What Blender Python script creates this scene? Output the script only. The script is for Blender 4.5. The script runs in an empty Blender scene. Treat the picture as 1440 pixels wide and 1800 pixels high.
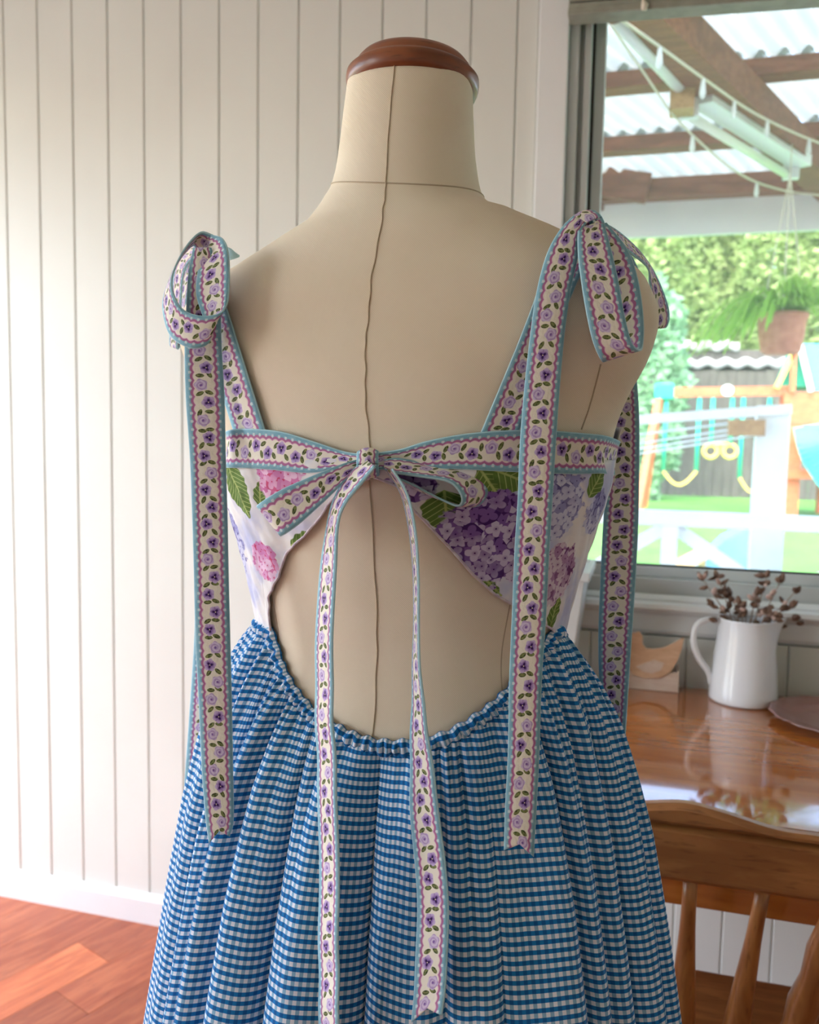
import bpy, bmesh, math, random
import numpy as np
from mathutils import Vector
from mathutils.bvhtree import BVHTree
random.seed(7); rng = np.random.default_rng(7)
sc = bpy.context.scene
col = sc.collection
PI = math.pi
# ------------------------------------------------------------------ camera
FPX = 1500.0; W, H = 1440, 1800
YAW, PITCH, ROLL = math.radians(15.5), math.radians(4.95), math.radians(1.1)
Fh = np.array([-math.sin(YAW), math.cos(YAW), 0]); Rt = np.array([math.cos(YAW), math.sin(YAW), 0]); Zv = np.array([0, 0, 1.0])
CF = Fh*math.cos(PITCH) - Zv*math.sin(PITCH); Up_ = Fh*math.sin(PITCH) + Zv*math.cos(PITCH)
CR = Rt*math.cos(ROLL) + Up_*math.sin(ROLL); CU = -Rt*math.sin(ROLL) + Up_*math.cos(ROLL)
CAM = np.array([0, 0, 1.25]) - Fh*0.72 + Rt*0.004
cd = bpy.data.cameras.new('camera'); cam = bpy.data.objects.new('camera', cd); col.objects.link(cam)
from mathutils import Matrix
M4 = Matrix(((CR[0], CU[0], -CF[0], CAM[0]), (CR[1], CU[1], -CF[1], CAM[1]), (CR[2], CU[2], -CF[2], CAM[2]), (0, 0, 0, 1)))
cam.matrix_world = M4
cd.sensor_fit = 'HORIZONTAL'; cd.sensor_width = 36; cd.lens = FPX/W*36; cd.clip_start = .02; cd.clip_end = 300
cd.dof.use_dof = True; cd.dof.focus_distance = .64; cd.dof.aperture_fstop = 11
sc.camera = cam
def ray(px, py): return CF + CR*(px - W/2)/FPX - CU*(py - H/2)/FPX
def P(px, py, d): return CAM + ray(px, py)*d
def atY(px, py, Y): d = ray(px, py); return CAM + d*((Y - CAM[1])/d[1])
def atZ(px, py, Z): d = ray(px, py); return CAM + d*((Z - CAM[2])/d[2])
# ------------------------------------------------------------------ world, sun, daylight, added fill
wd = bpy.data.worlds.new('sky'); sc.world = wd; wd.use_nodes = True
wn = wd.node_tree; wn.nodes.clear()
sky = wn.nodes.new('ShaderNodeTexSky'); sky.sky_type = 'NISHITA'; sky.sun_disc = False
sky.sun_elevation = math.radians(52); sky.sun_rotation = math.radians(200); sky.air_density = 1.0; sky.dust_density = 2.5; sky.ozone_density = 1.0
bg = wn.nodes.new('ShaderNodeBackground'); bg.inputs['Strength'].default_value = .68
wo = wn.nodes.new('ShaderNodeOutputWorld')
wn.links.new(sky.outputs[0], bg.inputs['Color']); wn.links.new(bg.outputs[0], wo.inputs['Surface'])
def light(name, kind, loc, direction, energy, color=(1, 1, 1), size=None):
    L = bpy.data.lights.new(name, kind); L.energy = energy; L.color = color
    o = bpy.data.objects.new(name, L); col.objects.link(o); o.location = loc
    o.rotation_euler = Vector(direction).to_track_quat('-Z', 'Y').to_euler()
    if size: L.shape = 'RECTANGLE'; L.size, L.size_y = size
    return o
sun = light('sun', 'SUN', (0, -5, 8), (-.30, .55, -.80), 1.3, (1, .96, .88)); sun.data.angle = .02
light('daylight_side_window', 'AREA', (-2.52, .15, 1.25), (1, 0, -.02), 13, (.96, .985, 1.0), (2.0, 1.9))
light('form_back_fill', 'AREA', (-2.52, -1.75, 1.3), (1, .15, -.02), 9, (.985, .99, 1.0), (1.1, 1.7))  # added fill lamp, brightens the back of the dress form
sc.view_settings.view_transform = 'Standard'; sc.view_settings.look = 'None'
sc.view_settings.exposure = 1.04; sc.view_settings.gamma = 1.0; sc.view_settings.use_curve_mapping = False
sc.cycles.adaptive_threshold = .07; sc.cycles.max_bounces = 6; sc.cycles.diffuse_bounces = 3; sc.cycles.glossy_bounces = 3; sc.cycles.caustics_reflective = False; sc.cycles.caustics_refractive = False
FZ, WY = -.015, 1.175          # floor level, face of the panelled wall
# ------------------------------------------------------------------ node helper
class N:
    def __init__(s, nt, v): s.nt, s.v = nt, v
    def _m(s, op, *a):
        n = s.nt.nodes.new('ShaderNodeMath'); n.operation = op
        for i, x in enumerate((s,) + a): put(s.nt, n.inputs[i], x)
        return N(s.nt, n.outputs[0])
    def __add__(s, o): return s._m('ADD', o)
    __radd__ = __add__
    def __sub__(s, o): return s._m('SUBTRACT', o)
    def __rsub__(s, o): return (s*-1) + o
    def __mul__(s, o): return s._m('MULTIPLY', o)
    __rmul__ = __mul__
    def __truediv__(s, o): return s._m('DIVIDE', o)
    def floor(s): return s._m('FLOOR')
    def fract(s): return s._m('FRACT')
    def abs(s): return s._m('ABSOLUTE')
    def sin(s): return s._m('SINE')
    def cos(s): return s._m('COSINE')
    def sqrt(s): return s._m('SQRT')
    def min(s, o): return s._m('MINIMUM', o)
    def max(s, o): return s._m('MAXIMUM', o)
    def lt(s, o): return s._m('LESS_THAN', o)
    def gt(s, o): return s._m('GREATER_THAN', o)
    def atan2(s, o): return s._m('ARCTAN2', o)
    def mod(s, o): return s._m('FLOORED_MODULO', o)
    def ss(s, a, b):   # smoothstep from a (0) to b (1)
        n = s.nt.nodes.new('ShaderNodeMapRange'); n.interpolation_type = 'SMOOTHSTEP'
        put(s.nt, n.inputs[0], s); put(s.nt, n.inputs[1], a); put(s.nt, n.inputs[2], b)
        return N(s.nt, n.outputs[0])
def put(nt, sock, x):
    if isinstance(x, N): nt.links.new(x.v, sock)
    elif isinstance(x, (tuple, list)): sock.default_value = tuple(x) + ((1,) if len(x) == 3 and sock.type == 'RGBA' else ())
    else: sock.default_value = x
def lin(r, g, b):
    f = lambda c: (c/255/12.92) if c/255 <= .04045 else ((c/255 + .055)/1.055)**2.4
    return (f(r), f(g), f(b))
def mixc(nt, fac, a, b):
    n = nt.nodes.new('ShaderNodeMix'); n.data_type = 'RGBA'
    put(nt, n.inputs[0], fac); put(nt, n.inputs[6], a); put(nt, n.inputs[7], b)
    return N(nt, n.outputs[2])
def tex(nt, kind, vec=None, **kw):
    n = nt.nodes.new(kind)
    for k, v in kw.items():
        if k in n.inputs: put(nt, n.inputs[k], v)
        else: setattr(n, k, v)
    if vec is not None: nt.links.new(vec.v if isinstance(vec, N) else vec, n.inputs['Vector'])
    return n
def comb(nt, x, y, z=0.0):
    n = nt.nodes.new('ShaderNodeCombineXYZ'); put(nt, n.inputs[0], x); put(nt, n.inputs[1], y); put(nt, n.inputs[2], z)
    return N(nt, n.outputs[0])
def sep(nt, s):
    n = nt.nodes.new('ShaderNodeSeparateXYZ'); nt.links.new(s, n.inputs[0])
    return [N(nt, n.outputs[i]) for i in range(3)]
MATS = {}
def mat(name, color=(.8, .8, .8), rough=.5, spec=.5, build=None, **kw):
    if name in MATS: return MATS[name]
    m = bpy.data.materials.new(name); m.use_nodes = True; nt = m.node_tree; b = nt.nodes['Principled BSDF']
    b.inputs['Base Color'].default_value = tuple(color) + (1,); b.inputs['Roughness'].default_value = rough
    b.inputs['Specular IOR Level'].default_value = spec
    for k, v in kw.items(): b.inputs[k].default_value = v
    if build: build(nt, b)
    MATS[name] = m
    return m
def bump(nt, b, h, strength=.3, dist=.001):
    n = nt.nodes.new('ShaderNodeBump'); n.inputs['Strength'].default_value = strength; n.inputs['Distance'].default_value = dist
    nt.links.new(h.v if isinstance(h, N) else h, n.inputs['Height']); nt.links.new(n.outputs[0], b.inputs['Normal'])
def coord(nt, which='Object'): return nt.nodes.new('ShaderNodeTexCoord').outputs[which]
def noisy(c1, c2, scale=20, detail=4, bmp=0, bscale=None, stretch=None, which='Object'):
    def f(nt, b):
        v = coord(nt, which)
        if stretch:
            mp = nt.nodes.new('ShaderNodeMapping'); mp.inputs['Scale'].default_value = stretch; nt.links.new(v, mp.inputs[0]); v = mp.outputs[0]
        n = tex(nt, 'ShaderNodeTexNoise', v, Scale=scale, Detail=detail)
        fac = N(nt, n.outputs['Fac']).ss(.3, .7)
        nt.links.new(mixc(nt, fac, c1, c2).v, b.inputs['Base Color'])
        if bmp:
            n2 = tex(nt, 'ShaderNodeTexNoise', v, Scale=bscale or scale, Detail=3)
            bump(nt, b, n2.outputs['Fac'], bmp)
    return f
# ------------------------------------------------------------------ prints
def ribbon_print(nt, b):
    uv = sep(nt, coord(nt, 'UV')); u, v = uv[0], uv[1]
    e = u.min(1 - u)
    sc_ = (v*(PI/.235)).sin().abs()
    eb = .188 - sc_*.048
    blue, pale = lin(122, 168, 186), lin(200, 214, 218)
    wash = N(nt, tex(nt, 'ShaderNodeTexNoise', comb(nt, u*5, v*5), Scale=1.0, Detail=2.0).outputs['Fac'])
    c = mixc(nt, wash.ss(.35, .7), blue, lin(138, 180, 196))
    c = mixc(nt, sc_.ss(.62, .34)*e.ss(.085, .105), c, pale)
    c = mixc(nt, e.ss(.022, .014), c, lin(178, 214, 224))
    c = mixc(nt, e.ss(eb - .012, eb), c, lin(170, 106, 148))
    c = mixc(nt, e.ss(eb + .056, eb + .070), c, lin(222, 188, 202))
    c = mixc(nt, e.ss(eb + .078, eb + .090), c, lin(230, 223, 208))
    P_ = .5
    def slot(shift):
        s = v/P_ + shift; i = s.floor(); dy = (s.fract() - .5)*P_
        w1 = tex(nt, 'ShaderNodeTexWhiteNoise', noise_dimensions='1D'); put(nt, w1.inputs['W'], i + .37 + shift)
        rc = nt.nodes.new('ShaderNodeSeparateColor'); nt.links.new(w1.outputs['Color'], rc.inputs[0])
        return i, dy, [N(nt, rc.outputs[k]) for k in range(3)]
    # leaf pairs between the flowers
    i2, dl, q = slot(.5)
    nz = N(nt, tex(nt, 'ShaderNodeTexNoise', comb(nt, u*14, v*14), Scale=1.0, Detail=2.0).outputs['Fac'])
    for k, (ox, oy, ang) in enumerate(((-.125, .015, -.55), (.12, -.02, .45))):
        lx = u - .5 - ox - (q[k] - .5)*.05; ly = dl - oy - (q[2] - .5)*.09
        a = (q[k]*2 - 1)*.7 + ang
        ca, sa = a.cos(), a.sin()
        X = (lx*ca + ly*sa)/.125; Y = (ly*ca - lx*sa)/.062
        d = X*X + Y.abs()*(Y.abs()*.55 + .45)
        lc = mixc(nt, nz.ss(.35, .65), lin(50, 62, 32), lin(122, 130, 76))
        lc = mixc(nt, Y.abs().ss(.16, .04)*.6, lc, lin(150, 154, 104))
        c = mixc(nt, d.ss(1.0, .82), c, lc)
    i, dy, (r1, r2, r3) = slot(0.0)
    side = (i.mod(2.0)*2 - 1)
    dx = u - .5 - side*.085 - (r1 - .5)*.05
    dyy = dy + (r2 - .5)*.05
    r = (dx*dx + dyy*dyy).sqrt(); an = dyy.atan2(dx)
    lob = (an*5 + r1*6).cos()
    pr = .178 + lob*.016
    pans = mixc(nt, r.ss(.04, .17), lin(134, 100, 172), lin(196, 174, 212))
    pans = mixc(nt, lob.ss(-.70, -1.0)*.8, pans, lin(146, 114, 178))
    dk = .070 + (an*3 + r2*6).cos()*.038
    pans = mixc(nt, r.ss(dk*1.5, dk)*.6, pans, lin(104, 66, 146))
    pans = mixc(nt, r.ss(dk, dk*.75), pans, lin(48, 20, 78))
    pans = mixc(nt, r.ss(.02, .013), pans, lin(226, 206, 186))
    rr = r + (nz - .5)*.06
    sw = (rr*66 + an + r3*6).sin()
    rose = mixc(nt, sw.ss(-.3, .9)*.75, lin(206, 190, 216), lin(164, 132, 188))
    rose = mixc(nt, rr.ss(.05, .02), rose, lin(126, 92, 160))
    fl = mixc(nt, r3.gt(.5), pans, rose)
    c = mixc(nt, r.ss(pr, pr - .014), c, fl)
    nt.links.new(c.v, b.inputs['Base Color'])
    wv = tex(nt, 'ShaderNodeTexNoise', comb(nt, u*7, v*5), Scale=1.0, Detail=3.0)
    bump(nt, b, wv.outputs['Fac'], .4, .002)
def hydrangea_print(clusters, leaves):
    def f(nt, b):
        uv = sep(nt, coord(nt, 'UV')); u, v = uv[0], uv[1]
        dn = tex(nt, 'ShaderNodeTexNoise', comb(nt, u, v), Scale=140.0, Detail=2.0)
        dv = sep(nt, dn.outputs['Color'])
        du, dw = u + (dv[0] - .5)*.010, v + (dv[1] - .5)*.010
        base = tex(nt, 'ShaderNodeTexNoise', comb(nt, u, v), Scale=26.0, Detail=3.0)
        c = mixc(nt, N(nt, base.outputs['Fac']).ss(.40, .66), lin(232, 227, 226), lin(190, 192, 222))
        for (cu, cv, L, wdt, ang) in leaves:
            lx, ly = u - cu, v - cv; ca, sa = math.cos(ang), math.sin(ang)
            X = lx*ca + ly*sa; Y = ly*ca - lx*sa
            hw = (1 - (X/L)*(X/L)).max(0.0)*wdt*(1.05 - X/L*.35)
            ins = X.abs().lt(L*.99)*(Y.abs() - hw - ((X*900).sin()*.0006)).ss(.0006, -.0004)
            vein = ((X - Y.abs()*.7)*(PI/.0042)).sin().abs()
            lc = mixc(nt, vein.ss(.0, .45), lin(176, 188, 120), lin(98, 124, 58))
            lc = mixc(nt, Y.abs().ss(.0012, .0004), lc, lin(170, 182, 110))
            shade = tex(nt, 'ShaderNodeTexNoise', comb(nt, u, v), Scale=90.0)
            lc = mixc(nt, N(nt, shade.outputs['Fac']).ss(.5, .7)*.6, lc, lin(62, 84, 36))
            c = mixc(nt, ins, c, lc)
        vo = tex(nt, 'ShaderNodeTexVoronoi', comb(nt, u, v), Scale=100.0, Randomness=.8)
        cc = sep(nt, vo.outputs['Color']); pp = sep(nt, vo.outputs['Position'])
        lx, ly = u - pp[0], v - pp[1]
        fr = (lx*lx + ly*ly).sqrt()*100; fa = ly.atan2(lx) + cc[2]*6.28
        pet = (fa*2).cos().abs()*.34 + .34
        for (cu, cv, R, lo, mid, hi) in clusters:
            d = ((u - cu)*(u - cu) + (v - cv)*(v - cv)).sqrt() + (dv[2] - .5)*R*.7
            k = cc[0] - (v - cv)/R*.35 + (dv[0] - .5)*.5
            pc = mixc(nt, k.ss(.05, .75), mid, hi)
            pc = mixc(nt, fr.ss(.26, .10)*.45, pc, mid)
            pc = mixc(nt, fr.ss(.075, .05), pc, lo)
            gap = mixc(nt, k.ss(.1, .9), lo, mid)
            pc = mixc(nt, fr.ss(pet - .05, pet + .05), pc, gap)
            c = mixc(nt, d.ss(R, R*.92), c, pc)
        nt.links.new(c.v, b.inputs['Base Color'])
        wr = tex(nt, 'ShaderNodeTexNoise', comb(nt, u, v), Scale=60.0, Detail=3.0)
        bump(nt, b, wr.outputs['Fac'], .35, .003)
    return f
def gingham(nt, b):
    uv = sep(nt, coord(nt, 'UV')); p = .0065
    a = ((uv[0]/p).fract() - .5).abs().ss(.235, .265); d = ((uv[1]/p).fract() - .5).abs().ss(.235, .265)
    light = mixc(nt, a, lin(222, 224, 234), lin(132, 172, 200))
    dark = mixc(nt, a, lin(18, 116, 182), lin(4, 86, 148))
    c = mixc(nt, d, light, dark)
    nt.links.new(c.v, b.inputs['Base Color'])
    n = tex(nt, 'ShaderNodeTexNoise', comb(nt, uv[0]*500, uv[1]*500), Scale=1.0, Detail=2.0)
    bump(nt, b, n.outputs['Fac'], .25, .001)
def linen(nt, b):
    v = coord(nt)
    n = tex(nt, 'ShaderNodeTexNoise', v, Scale=9.0, Detail=4.0)
    nt.links.new(mixc(nt, N(nt, n.outputs['Fac']).ss(.3, .75), lin(232, 216, 194), lin(224, 206, 182)).v, b.inputs['Base Color'])
    xyz = sep(nt, v)
    tw = ((xyz[0] + xyz[2])*(2*PI/.0016)).sin()*.6 + ((xyz[0] - xyz[2]*.6)*(2*PI/.0011)).sin()*.4
    bump(nt, b, tw, .22, .0005)
def wood(c1, c2, c3, scale=6, stretch=(1, 12, 12), bmp=.05, objcol=False):
    def f(nt, b):
        v = coord(nt); mp = nt.nodes.new('ShaderNodeMapping'); mp.inputs['Scale'].default_value = stretch
        oi = nt.nodes.new('ShaderNodeObjectInfo')
        off = nt.nodes.new('ShaderNodeVectorMath'); off.operation = 'ADD'
        nt.links.new(v, off.inputs[0]); nt.links.new(comb(nt, N(nt, oi.outputs['Random'])*7, N(nt, oi.outputs['Random'])*13, 0.0).v, off.inputs[1])
        nt.links.new(off.outputs[0], mp.inputs[0])
        n = tex(nt, 'ShaderNodeTexNoise', mp.outputs[0], Scale=scale, Detail=6.0, Distortion=.6)
        n2 = tex(nt, 'ShaderNodeTexNoise', mp.outputs[0], Scale=scale*4, Detail=3.0)
        fa = N(nt, n.outputs['Fac'])
        c = mixc(nt, fa.ss(.35, .6), c1, c2)
        c = mixc(nt, N(nt, n2.outputs['Fac']).ss(.55, .75)*.7, c, c3)
        if objcol:
            mm = nt.nodes.new('ShaderNodeMix'); mm.data_type = 'RGBA'; mm.blend_type = 'MULTIPLY'; mm.inputs[0].default_value = 1
            nt.links.new(c.v, mm.inputs[6]); nt.links.new(oi.outputs['Color'], mm.inputs[7]); c = N(nt, mm.outputs[2])
        nt.links.new(c.v, b.inputs['Base Color'])
        if bmp: bump(nt, b, n.outputs['Fac'], bmp, .002)
    return f
def glass_mat(name, tint=(1, 1, 1), gl=.06, veil=0.0):
    m = bpy.data.materials.new(name); m.use_nodes = True; nt = m.node_tree; nt.nodes.clear()
    o = nt.nodes.new('ShaderNodeOutputMaterial'); t = nt.nodes.new('ShaderNodeBsdfTransparent'); g = nt.nodes.new('ShaderNodeBsdfGlossy')
    t.inputs[0].default_value = tuple(tint) + (1,); g.inputs['Roughness'].default_value = .02
    mx = nt.nodes.new('ShaderNodeMixShader'); mx.inputs[0].default_value = gl
    nt.links.new(t.outputs[0], mx.inputs[1]); nt.links.new(g.outputs[0], mx.inputs[2]); last = mx
    if veil:  # white translucent layer imitating the glare haze over the outdoor view
        d = nt.nodes.new('ShaderNodeBsdfTranslucent'); d.inputs[0].default_value = (1, 1, 1, 1)
        m2 = nt.nodes.new('ShaderNodeMixShader'); m2.inputs[0].default_value = veil
        nt.links.new(mx.outputs[0], m2.inputs[1]); nt.links.new(d.outputs[0], m2.inputs[2]); last = m2
    nt.links.new(last.outputs[0], o.inputs['Surface']); MATS[name] = m
    return m
def translucent_mat(name, color, t=.5):
    m = bpy.data.materials.new(name); m.use_nodes = True; nt = m.node_tree; nt.nodes.clear()
    o = nt.nodes.new('ShaderNodeOutputMaterial'); a = nt.nodes.new('ShaderNodeBsdfDiffuse'); d = nt.nodes.new('ShaderNodeBsdfTranslucent')
    a.inputs[0].default_value = tuple(color) + (1,)
    n = tex(nt, 'ShaderNodeTexNoise', coord(nt), Scale=3.0, Detail=3.0)
    c = mixc(nt, N(nt, n.outputs['Fac']).ss(.3, .7), color, tuple(x*.86 for x in color))
    nt.links.new(c.v, a.inputs[0]); nt.links.new(c.v, d.inputs[0])
    mx = nt.nodes.new('ShaderNodeMixShader'); mx.inputs[0].default_value = t
    nt.links.new(a.outputs[0], mx.inputs[1]); nt.links.new(d.outputs[0], mx.inputs[2]); nt.links.new(mx.outputs[0], o.inputs['Surface'])
    MATS[name] = m
    return m
# ------------------------------------------------------------------ mesh helpers
class MB:
    def __init__(s): s.v, s.f = [], []
    def add(s, vs, fs):
        o = len(s.v); s.v += [tuple(map(float, p)) for p in vs]; s.f += [tuple(i + o for i in f) for f in fs]; return s
    def box(s, lo, hi, ch=0.0):
        x0, y0, z0 = lo; x1, y1, z1 = hi
        return s.add([(x0, y0, z0), (x1, y0, z0), (x1, y1, z0), (x0, y1, z0), (x0, y0, z1), (x1, y0, z1), (x1, y1, z1), (x0, y1, z1)],
                     [(3, 2, 1, 0), (4, 5, 6, 7), (0, 1, 5, 4), (1, 2, 6, 5), (2, 3, 7, 6), (3, 0, 4, 7)])
    def beam(s, a, b, w, h, up=(0, 0, 1)):
        a, b = np.array(a, float), np.array(b, float); d = (b - a)/np.linalg.norm(b - a)
        r = np.cross(d, up); r /= np.linalg.norm(r); u = np.cross(r, d)
        vs = [p + r*sx*w/2 + u*sz*h/2 for p in (a, b) for sx, sz in ((-1, -1), (1, -1), (1, 1), (-1, 1))]
        return s.add(vs, [(0, 1, 2, 3), (7, 6, 5, 4), (0, 4, 5, 1), (1, 5, 6, 2), (2, 6, 7, 3), (3, 7, 4, 0)])
    def tube(s, pts, rad, n=8, caps=True, closed=False):
        pts = [np.array(p, float) for p in pts]; m = len(pts); rad = [rad]*m if np.isscalar(rad) else list(rad)
        ref = None; vs = []
        for i, p in enumerate(pts):
            t = (pts[(i + 1) % m] - pts[i - 1]) if (closed or 0 < i < m - 1) else (pts[1] - p if i == 0 else p - pts[-2])
            t = t/(np.linalg.norm(t) + 1e-12)
            if ref is None: ref = np.array([1, 0, 0]) if abs(t[0]) < .8 else np.array([0, 1, 0])
            ref = ref - t*np.dot(ref, t); ref /= np.linalg.norm(ref) + 1e-12; bn = np.cross(t, ref)
            for k in range(n):
                a = 2*PI*k/n; vs.append(p + (ref*math.cos(a) + bn*math.sin(a))*rad[i])
        fs = []
        for i in range(m if closed else m - 1):
            j = (i + 1) % m
            for k in range(n): fs.append((i*n + k, i*n + (k + 1) % n, j*n + (k + 1) % n, j*n + k))
        if caps and not closed: fs += [tuple(range(n - 1, -1, -1)), tuple((m - 1)*n + k for k in range(n))]
        return s.add(vs, fs)
    def lathe(s, prof, n=32, c=(0, 0, 0), close=True):
        vs = []; fs = []; m = len(prof)
        for r, z in prof:
            for k in range(n): a = 2*PI*k/n; vs.append((c[0] + r*math.cos(a), c[1] + r*math.sin(a), c[2] + z))
        for i in range(m - 1):
            for k in range(n): fs.append((i*n + k, i*n + (k + 1) % n, (i + 1)*n + (k + 1) % n, (i + 1)*n + k))
        if close: fs += [tuple(range(n - 1, -1, -1)), tuple((m - 1)*n + k for k in range(n))]
        return s.add(vs, fs)
    def prism(s, poly, y0, y1):      # polygon in x,z extruded along y
        n = len(poly); vs = [(x, y0, z) for x, z in poly] + [(x, y1, z) for x, z in poly]
        fs = [tuple(range(n)), tuple(range(2*n - 1, n - 1, -1))] + [(i, i + n, (i + 1) % n + n, (i + 1) % n) for i in range(n)]
        return s.add(vs, fs)
    def build(s, name, m, parent=None, smooth=False, uv=None, bev=0):
        me = bpy.data.meshes.new(name); me.from_pydata(s.v, [], s.f); me.update()
        return link(name, me, m, parent, smooth, uv, bev)
def link(name, me, m, parent=None, smooth=False, uv=None, bev=0, fix=True):
    if fix:
        bm = bmesh.new(); bm.from_mesh(me); bmesh.ops.recalc_face_normals(bm, faces=bm.faces); bm.to_mesh(me); bm.free()
    if smooth: me.polygons.foreach_set('use_smooth', [True]*len(me.polygons))
    if uv is not None:
        L = me.uv_layers.new(name='UVMap'); idx = np.empty(len(me.loops), int); me.loops.foreach_get('vertex_index', idx)
        L.data.foreach_set('uv', np.asarray(uv, np.float32)[idx].ravel())
    o = bpy.data.objects.new(name, me); col.objects.link(o)
    if m: me.materials.append(m if not isinstance(m, str) else MATS[m])
    if parent: set_parent(o, parent)
    if bev:
        b = o.modifiers.new('bevel', 'BEVEL'); b.width = bev; b.segments = 2; b.limit_method = 'ANGLE'
    return o
def set_parent(o, p):
    o.parent = p; o.matrix_parent_inverse = Matrix.Translation(world_loc(p)).inverted()
def world_loc(o):
    v = Vector(o.location)
    return v
def thing(name, label, cat, loc=(0, 0, 0), group=None):
    o = bpy.data.objects.new(name, None); col.objects.link(o); o.location = loc; o.empty_display_size = .05
    return tag(o, label, cat, group)
def tag(o, label, cat, group=None):
    o['label'] = label; o['category'] = cat
    if group: o['group'] = group
    return o
def struct(o, label=None, cat='room'):
    o['kind'] = 'structure'
    if label: o['label'] = label; o['category'] = cat
    return o
def grid_obj(name, G, m, parent=None, uv=None, closed_u=False, smooth=True, solid=0.0, fix=False):
    nr, nc = G.shape[:2]; V = G.reshape(-1, 3)
    F = []
    for i in range(nr - 1):
        for j in range(nc if closed_u else nc - 1):
            k = (j + 1) % nc; F.append((i*nc + j, i*nc + k, (i + 1)*nc + k, (i + 1)*nc + j))
    me = bpy.data.meshes.new(name); me.from_pydata(V.tolist(), [], F); me.update()
    o = link(name, me, m, parent, smooth, None if uv is None else np.asarray(uv).reshape(-1, 2), 0, fix)
    if solid:
        s = o.modifiers.new('thickness', 'SOLIDIFY'); s.thickness = solid; s.offset = 0
    return o
def cr(pts, n):
    """Catmull-Rom through rows of pts, n samples in all."""
    p = np.asarray(pts, float); m = len(p)
    if m == 2: return p[0] + (p[1] - p[0])*np.linspace(0, 1, n)[:, None]
    q = np.vstack([2*p[0] - p[1], p, 2*p[-1] - p[-2]])
    seg = np.linalg.norm(np.diff(p[:, :3], axis=0), axis=1) if p.shape[1] >= 3 else np.ones(m - 1)
    seg = np.maximum(seg, 1e-6); cum = np.r_[0, np.cumsum(seg)]; out = []
    for s in np.linspace(0, cum[-1], n):
        i = min(np.searchsorted(cum, s, side='right') - 1, m - 2); t = (s - cum[i])/seg[i]
        a, b, c, d = q[i:i + 4]
        out.append(.5*(2*b + (c - a)*t + (2*a - 5*b + 4*c - d)*t*t + (3*b - a - 3*c + d)*t**3))
    return np.array(out)
RW = .027
def ribbon(name, L, R, parent, n=120, k=8, v0=0.0, notch=0.0, cup=0.0, m='ribbon', solid=.0014, wob=0.0):
    both = cr(np.hstack([np.asarray(L, float), np.asarray(R, float)]), n) if False else None
    Lr, Rr = np.asarray(L, float), np.asarray(R, float); mid = (Lr + Rr)/2
    A = cr(np.hstack([mid, Lr, Rr]), n); l, r = A[:, 3:6], A[:, 6:9]
    us = np.linspace(0, 1, k + 1); G = l[:, None] + (r - l)[:, None]*us[None, :, None]
    c = (l + r)/2; ds = np.r_[0, np.cumsum(np.linalg.norm(np.diff(c, axis=0), axis=1))]
    t = np.gradient(c, axis=0); t /= np.linalg.norm(t, axis=1)[:, None] + 1e-9
    nn = np.cross(r - l, t); nn /= np.linalg.norm(nn, axis=1)[:, None] + 1e-9
    if cup: G += nn[:, None]*(cup*(1 - (2*us - 1)**2))[None, :, None]
    if wob: G += nn[:, None]*(wob*np.sin(ds/.011 + 1.3*np.sin(ds/.03)))[:, None, None]*np.ones(k + 1)[None, :, None]
    V = np.repeat(ds[:, None], k + 1, 1)
    if notch:
        wgt = np.clip((ds - (ds[-1] - 2.2*notch))/(2.2*notch), 0, 1)
        sh = wgt[:, None]*notch*(1 - np.abs(2*us - 1))[None]
        G -= t[:, None]*sh[..., None]; V = V - sh
    uv = np.stack([np.repeat(us[None], n, 0), V/RW + v0], -1)
    return grid_obj(name, G, MATS[m], parent, uv, solid=solid)
# ------------------------------------------------------------------ materials
mat('ribbon', rough=.75, spec=.25, build=ribbon_print, **{'Sheen Weight': .1})
mat('gingham', rough=.8, spec=.2, build=gingham, **{'Sheen Weight': .1})
mat('linen', rough=.9, spec=.15, build=linen)
mat('seam', lin(186, 166, 140), .9)
mat('cap_wood', rough=.32, build=wood(lin(112, 58, 30), lin(136, 76, 42), lin(84, 40, 20), 5, (3, 3, 16)))
mat('wall_paint', rough=.45, build=noisy(lin(222, 224, 217), lin(218, 219, 212), 3, 3, .02, 60))
mat('trim_paint', rough=.35, build=noisy(lin(232, 234, 234), lin(226, 228, 228), 4, 3))
mat('plaster', rough=.8, build=noisy(lin(226, 222, 212), lin(220, 216, 206), 4, 3))
mat('aluminium', rough=.38, build=noisy(lin(198, 203, 200), lin(190, 195, 192), 6, 2))
mat('floor_wood', rough=.28, build=wood(lin(190, 110, 74), lin(166, 86, 56), lin(132, 62, 40), 3, (14, 1.6, 1), .03, True))
mat('table_wood', rough=.1, build=wood(lin(190, 112, 48), lin(170, 94, 38), lin(156, 84, 34), 3, (1.2, 9, 9), .004), **{'Coat Weight': 1.0, 'Coat Roughness': .04, 'Coat IOR': 1.65})
mat('chair_wood', rough=.34, build=wood(lin(176, 116, 66), lin(150, 94, 50), lin(112, 66, 34), 4, (2, 12, 12), .03))
mat('spindle_wood', rough=.3, build=wood(lin(180, 116, 62), lin(152, 92, 46), lin(116, 66, 32), 4, (12, 12, 2), .03))
mat('enamel', rough=.16, build=noisy(lin(236, 238, 240), lin(230, 232, 236), 5, 2))
mat('pale_wood', rough=.5, build=wood(lin(228, 192, 160), lin(216, 176, 142), lin(202, 160, 126), 6, (3, 14, 14), .02))
mat('white_wash', rough=.55, build=wood(lin(232, 214, 200), lin(222, 200, 184), lin(208, 184, 166), 6, (3, 14, 14), .02))
mat('dry_pod', rough=.8, build=noisy(lin(126, 98, 80), lin(86, 62, 50), 60, 4, .3, 200))
mat('dry_stem', lin(150, 124, 100), .8)
mat('pale_petal', rough=.8, build=noisy(lin(206, 178, 164), lin(180, 150, 138), 60, 3))
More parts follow.
